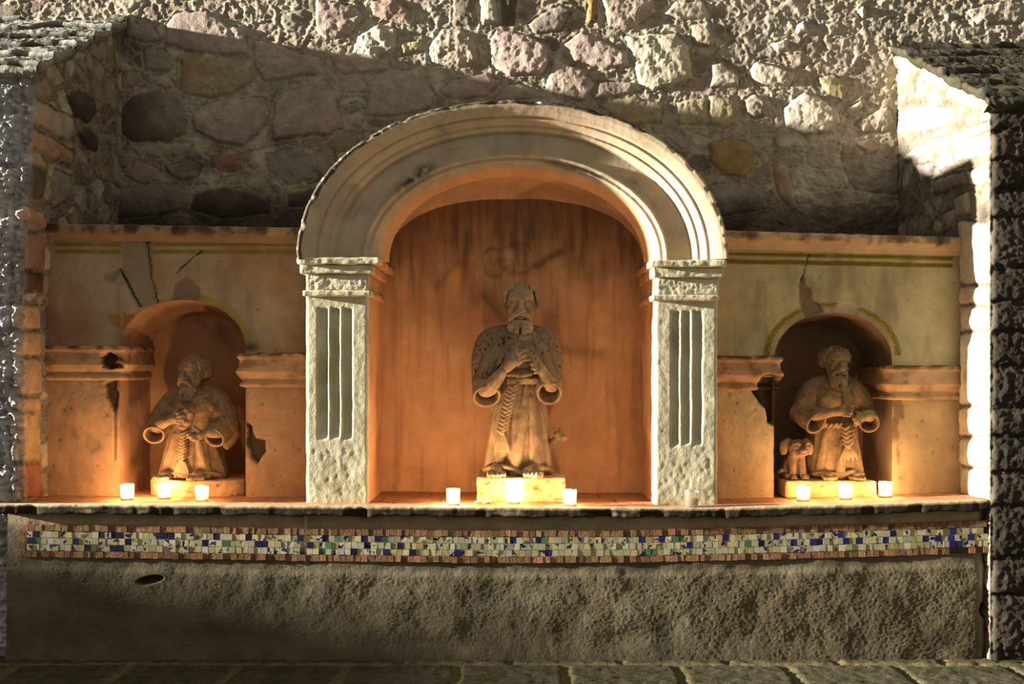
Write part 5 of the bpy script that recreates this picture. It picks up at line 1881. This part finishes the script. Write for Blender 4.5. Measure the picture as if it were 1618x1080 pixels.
def build_pebbles():
    for i, (px, Y, r) in enumerate([(757, .135, .011), (766, .120, .008), (772, .135, .012), (751, .13, .006)]):
        s = Surf()
        x = PX(px, Y)
        z = float(ledge_z(x))
        th, ph = np.meshgrid(np.linspace(0, 2 * math.pi, 25), np.linspace(0.02, math.pi - .02, 14), indexing='ij')
        P = np.stack([x + r * 1.3 * np.sin(ph) * np.cos(th), Y + r * np.sin(ph) * np.sin(th), z + r * .6 - r * .62 * np.cos(ph)], -1)
        P = jitter(P, r * .25, 60, i)
        s.grid(P, lin((222, 196, 158)))
        o = s.build('plaster_crumb', M_STATUE)
        tag(o, ["pale plaster crumb at the corner of the tall friar's plinth", "smallest front plaster crumb by the tall friar's plinth", "large plaster crumb nearest the middle candle", "tiny plaster crumb past the plinth corner of the tall friar"][i], 'crumb', 'plaster crumbs by the central plinth')


# ------------------------------------------------------------------ build everything
build_back_wall()
side_wall(-1, None, LEFT_IN, 'wall_left', 'rough stone side wall with a climbing slate coping, lit by candles')
side_wall(1, None, RIGHT_IN, 'wall_right', 'rough stone side wall with a mossy coping, brightly lit inner face')
build_lower_wall()
build_floor()
build_ledge()
build_band()
side_niche('plaster_niche', 'ochre plaster niche with a scarred cracked front and broken pier', True)
side_niche('plaster_niche', 'pale plaster niche with a yellow painted arch band and peeled patch', False)
build_central()
statue_center()
statue_left()
statue_right()
build_candles()
build_pebbles()

# ------------------------------------------------------------------ unseen wall added to shade the paving and lower wall
s = Surf()
box_surf(s, -12.3, -12.0, -4.5, 0.4, -0.02, 2.55, 0.06, 0.03, lin((120, 108, 88)), lambda P: jitter(P, .05, 4))
o = struct(s.build('wall_lamp_block', M_STONE), 'unseen rough stone wall added to block the street lamp', 'wall')

# ------------------------------------------------------------------ light
ld = bpy.data.lights.new('street_lamp', 'POINT')
ld.energy = 215000
ld.color = (1.0, .95, .85)
ld.shadow_soft_size = .25
lo = bpy.data.objects.new('street_lamp', ld)
COLL.objects.link(lo)
lo.location = (-25.0, -2.05, 5.2)

w = bpy.data.worlds.new('night')
SC.world = w
w.use_nodes = True
bg = w.node_tree.nodes['Background']
bg.inputs['Color'].default_value = (1.0, .93, .80, 1)
bg.inputs['Strength'].default_value = .40

# ------------------------------------------------------------------ camera
cam = bpy.data.cameras.new('camera')
cam.sensor_width = 36
cam.lens = 36 * F / 1618
cam.shift_y = (CY - 540) / 1618
co = bpy.data.objects.new('camera', cam)
COLL.objects.link(co)
co.location = (0, -D, ZC)
co.rotation_euler = (math.pi / 2, 0, 0)
SC.camera = co
SC.cycles.use_denoising = True
SC.view_settings.view_transform = 'Standard'
SC.view_settings.look = 'None'
SC.view_settings.exposure = 0
SC.view_settings.gamma = 1
SC.view_settings.use_curve_mapping = False
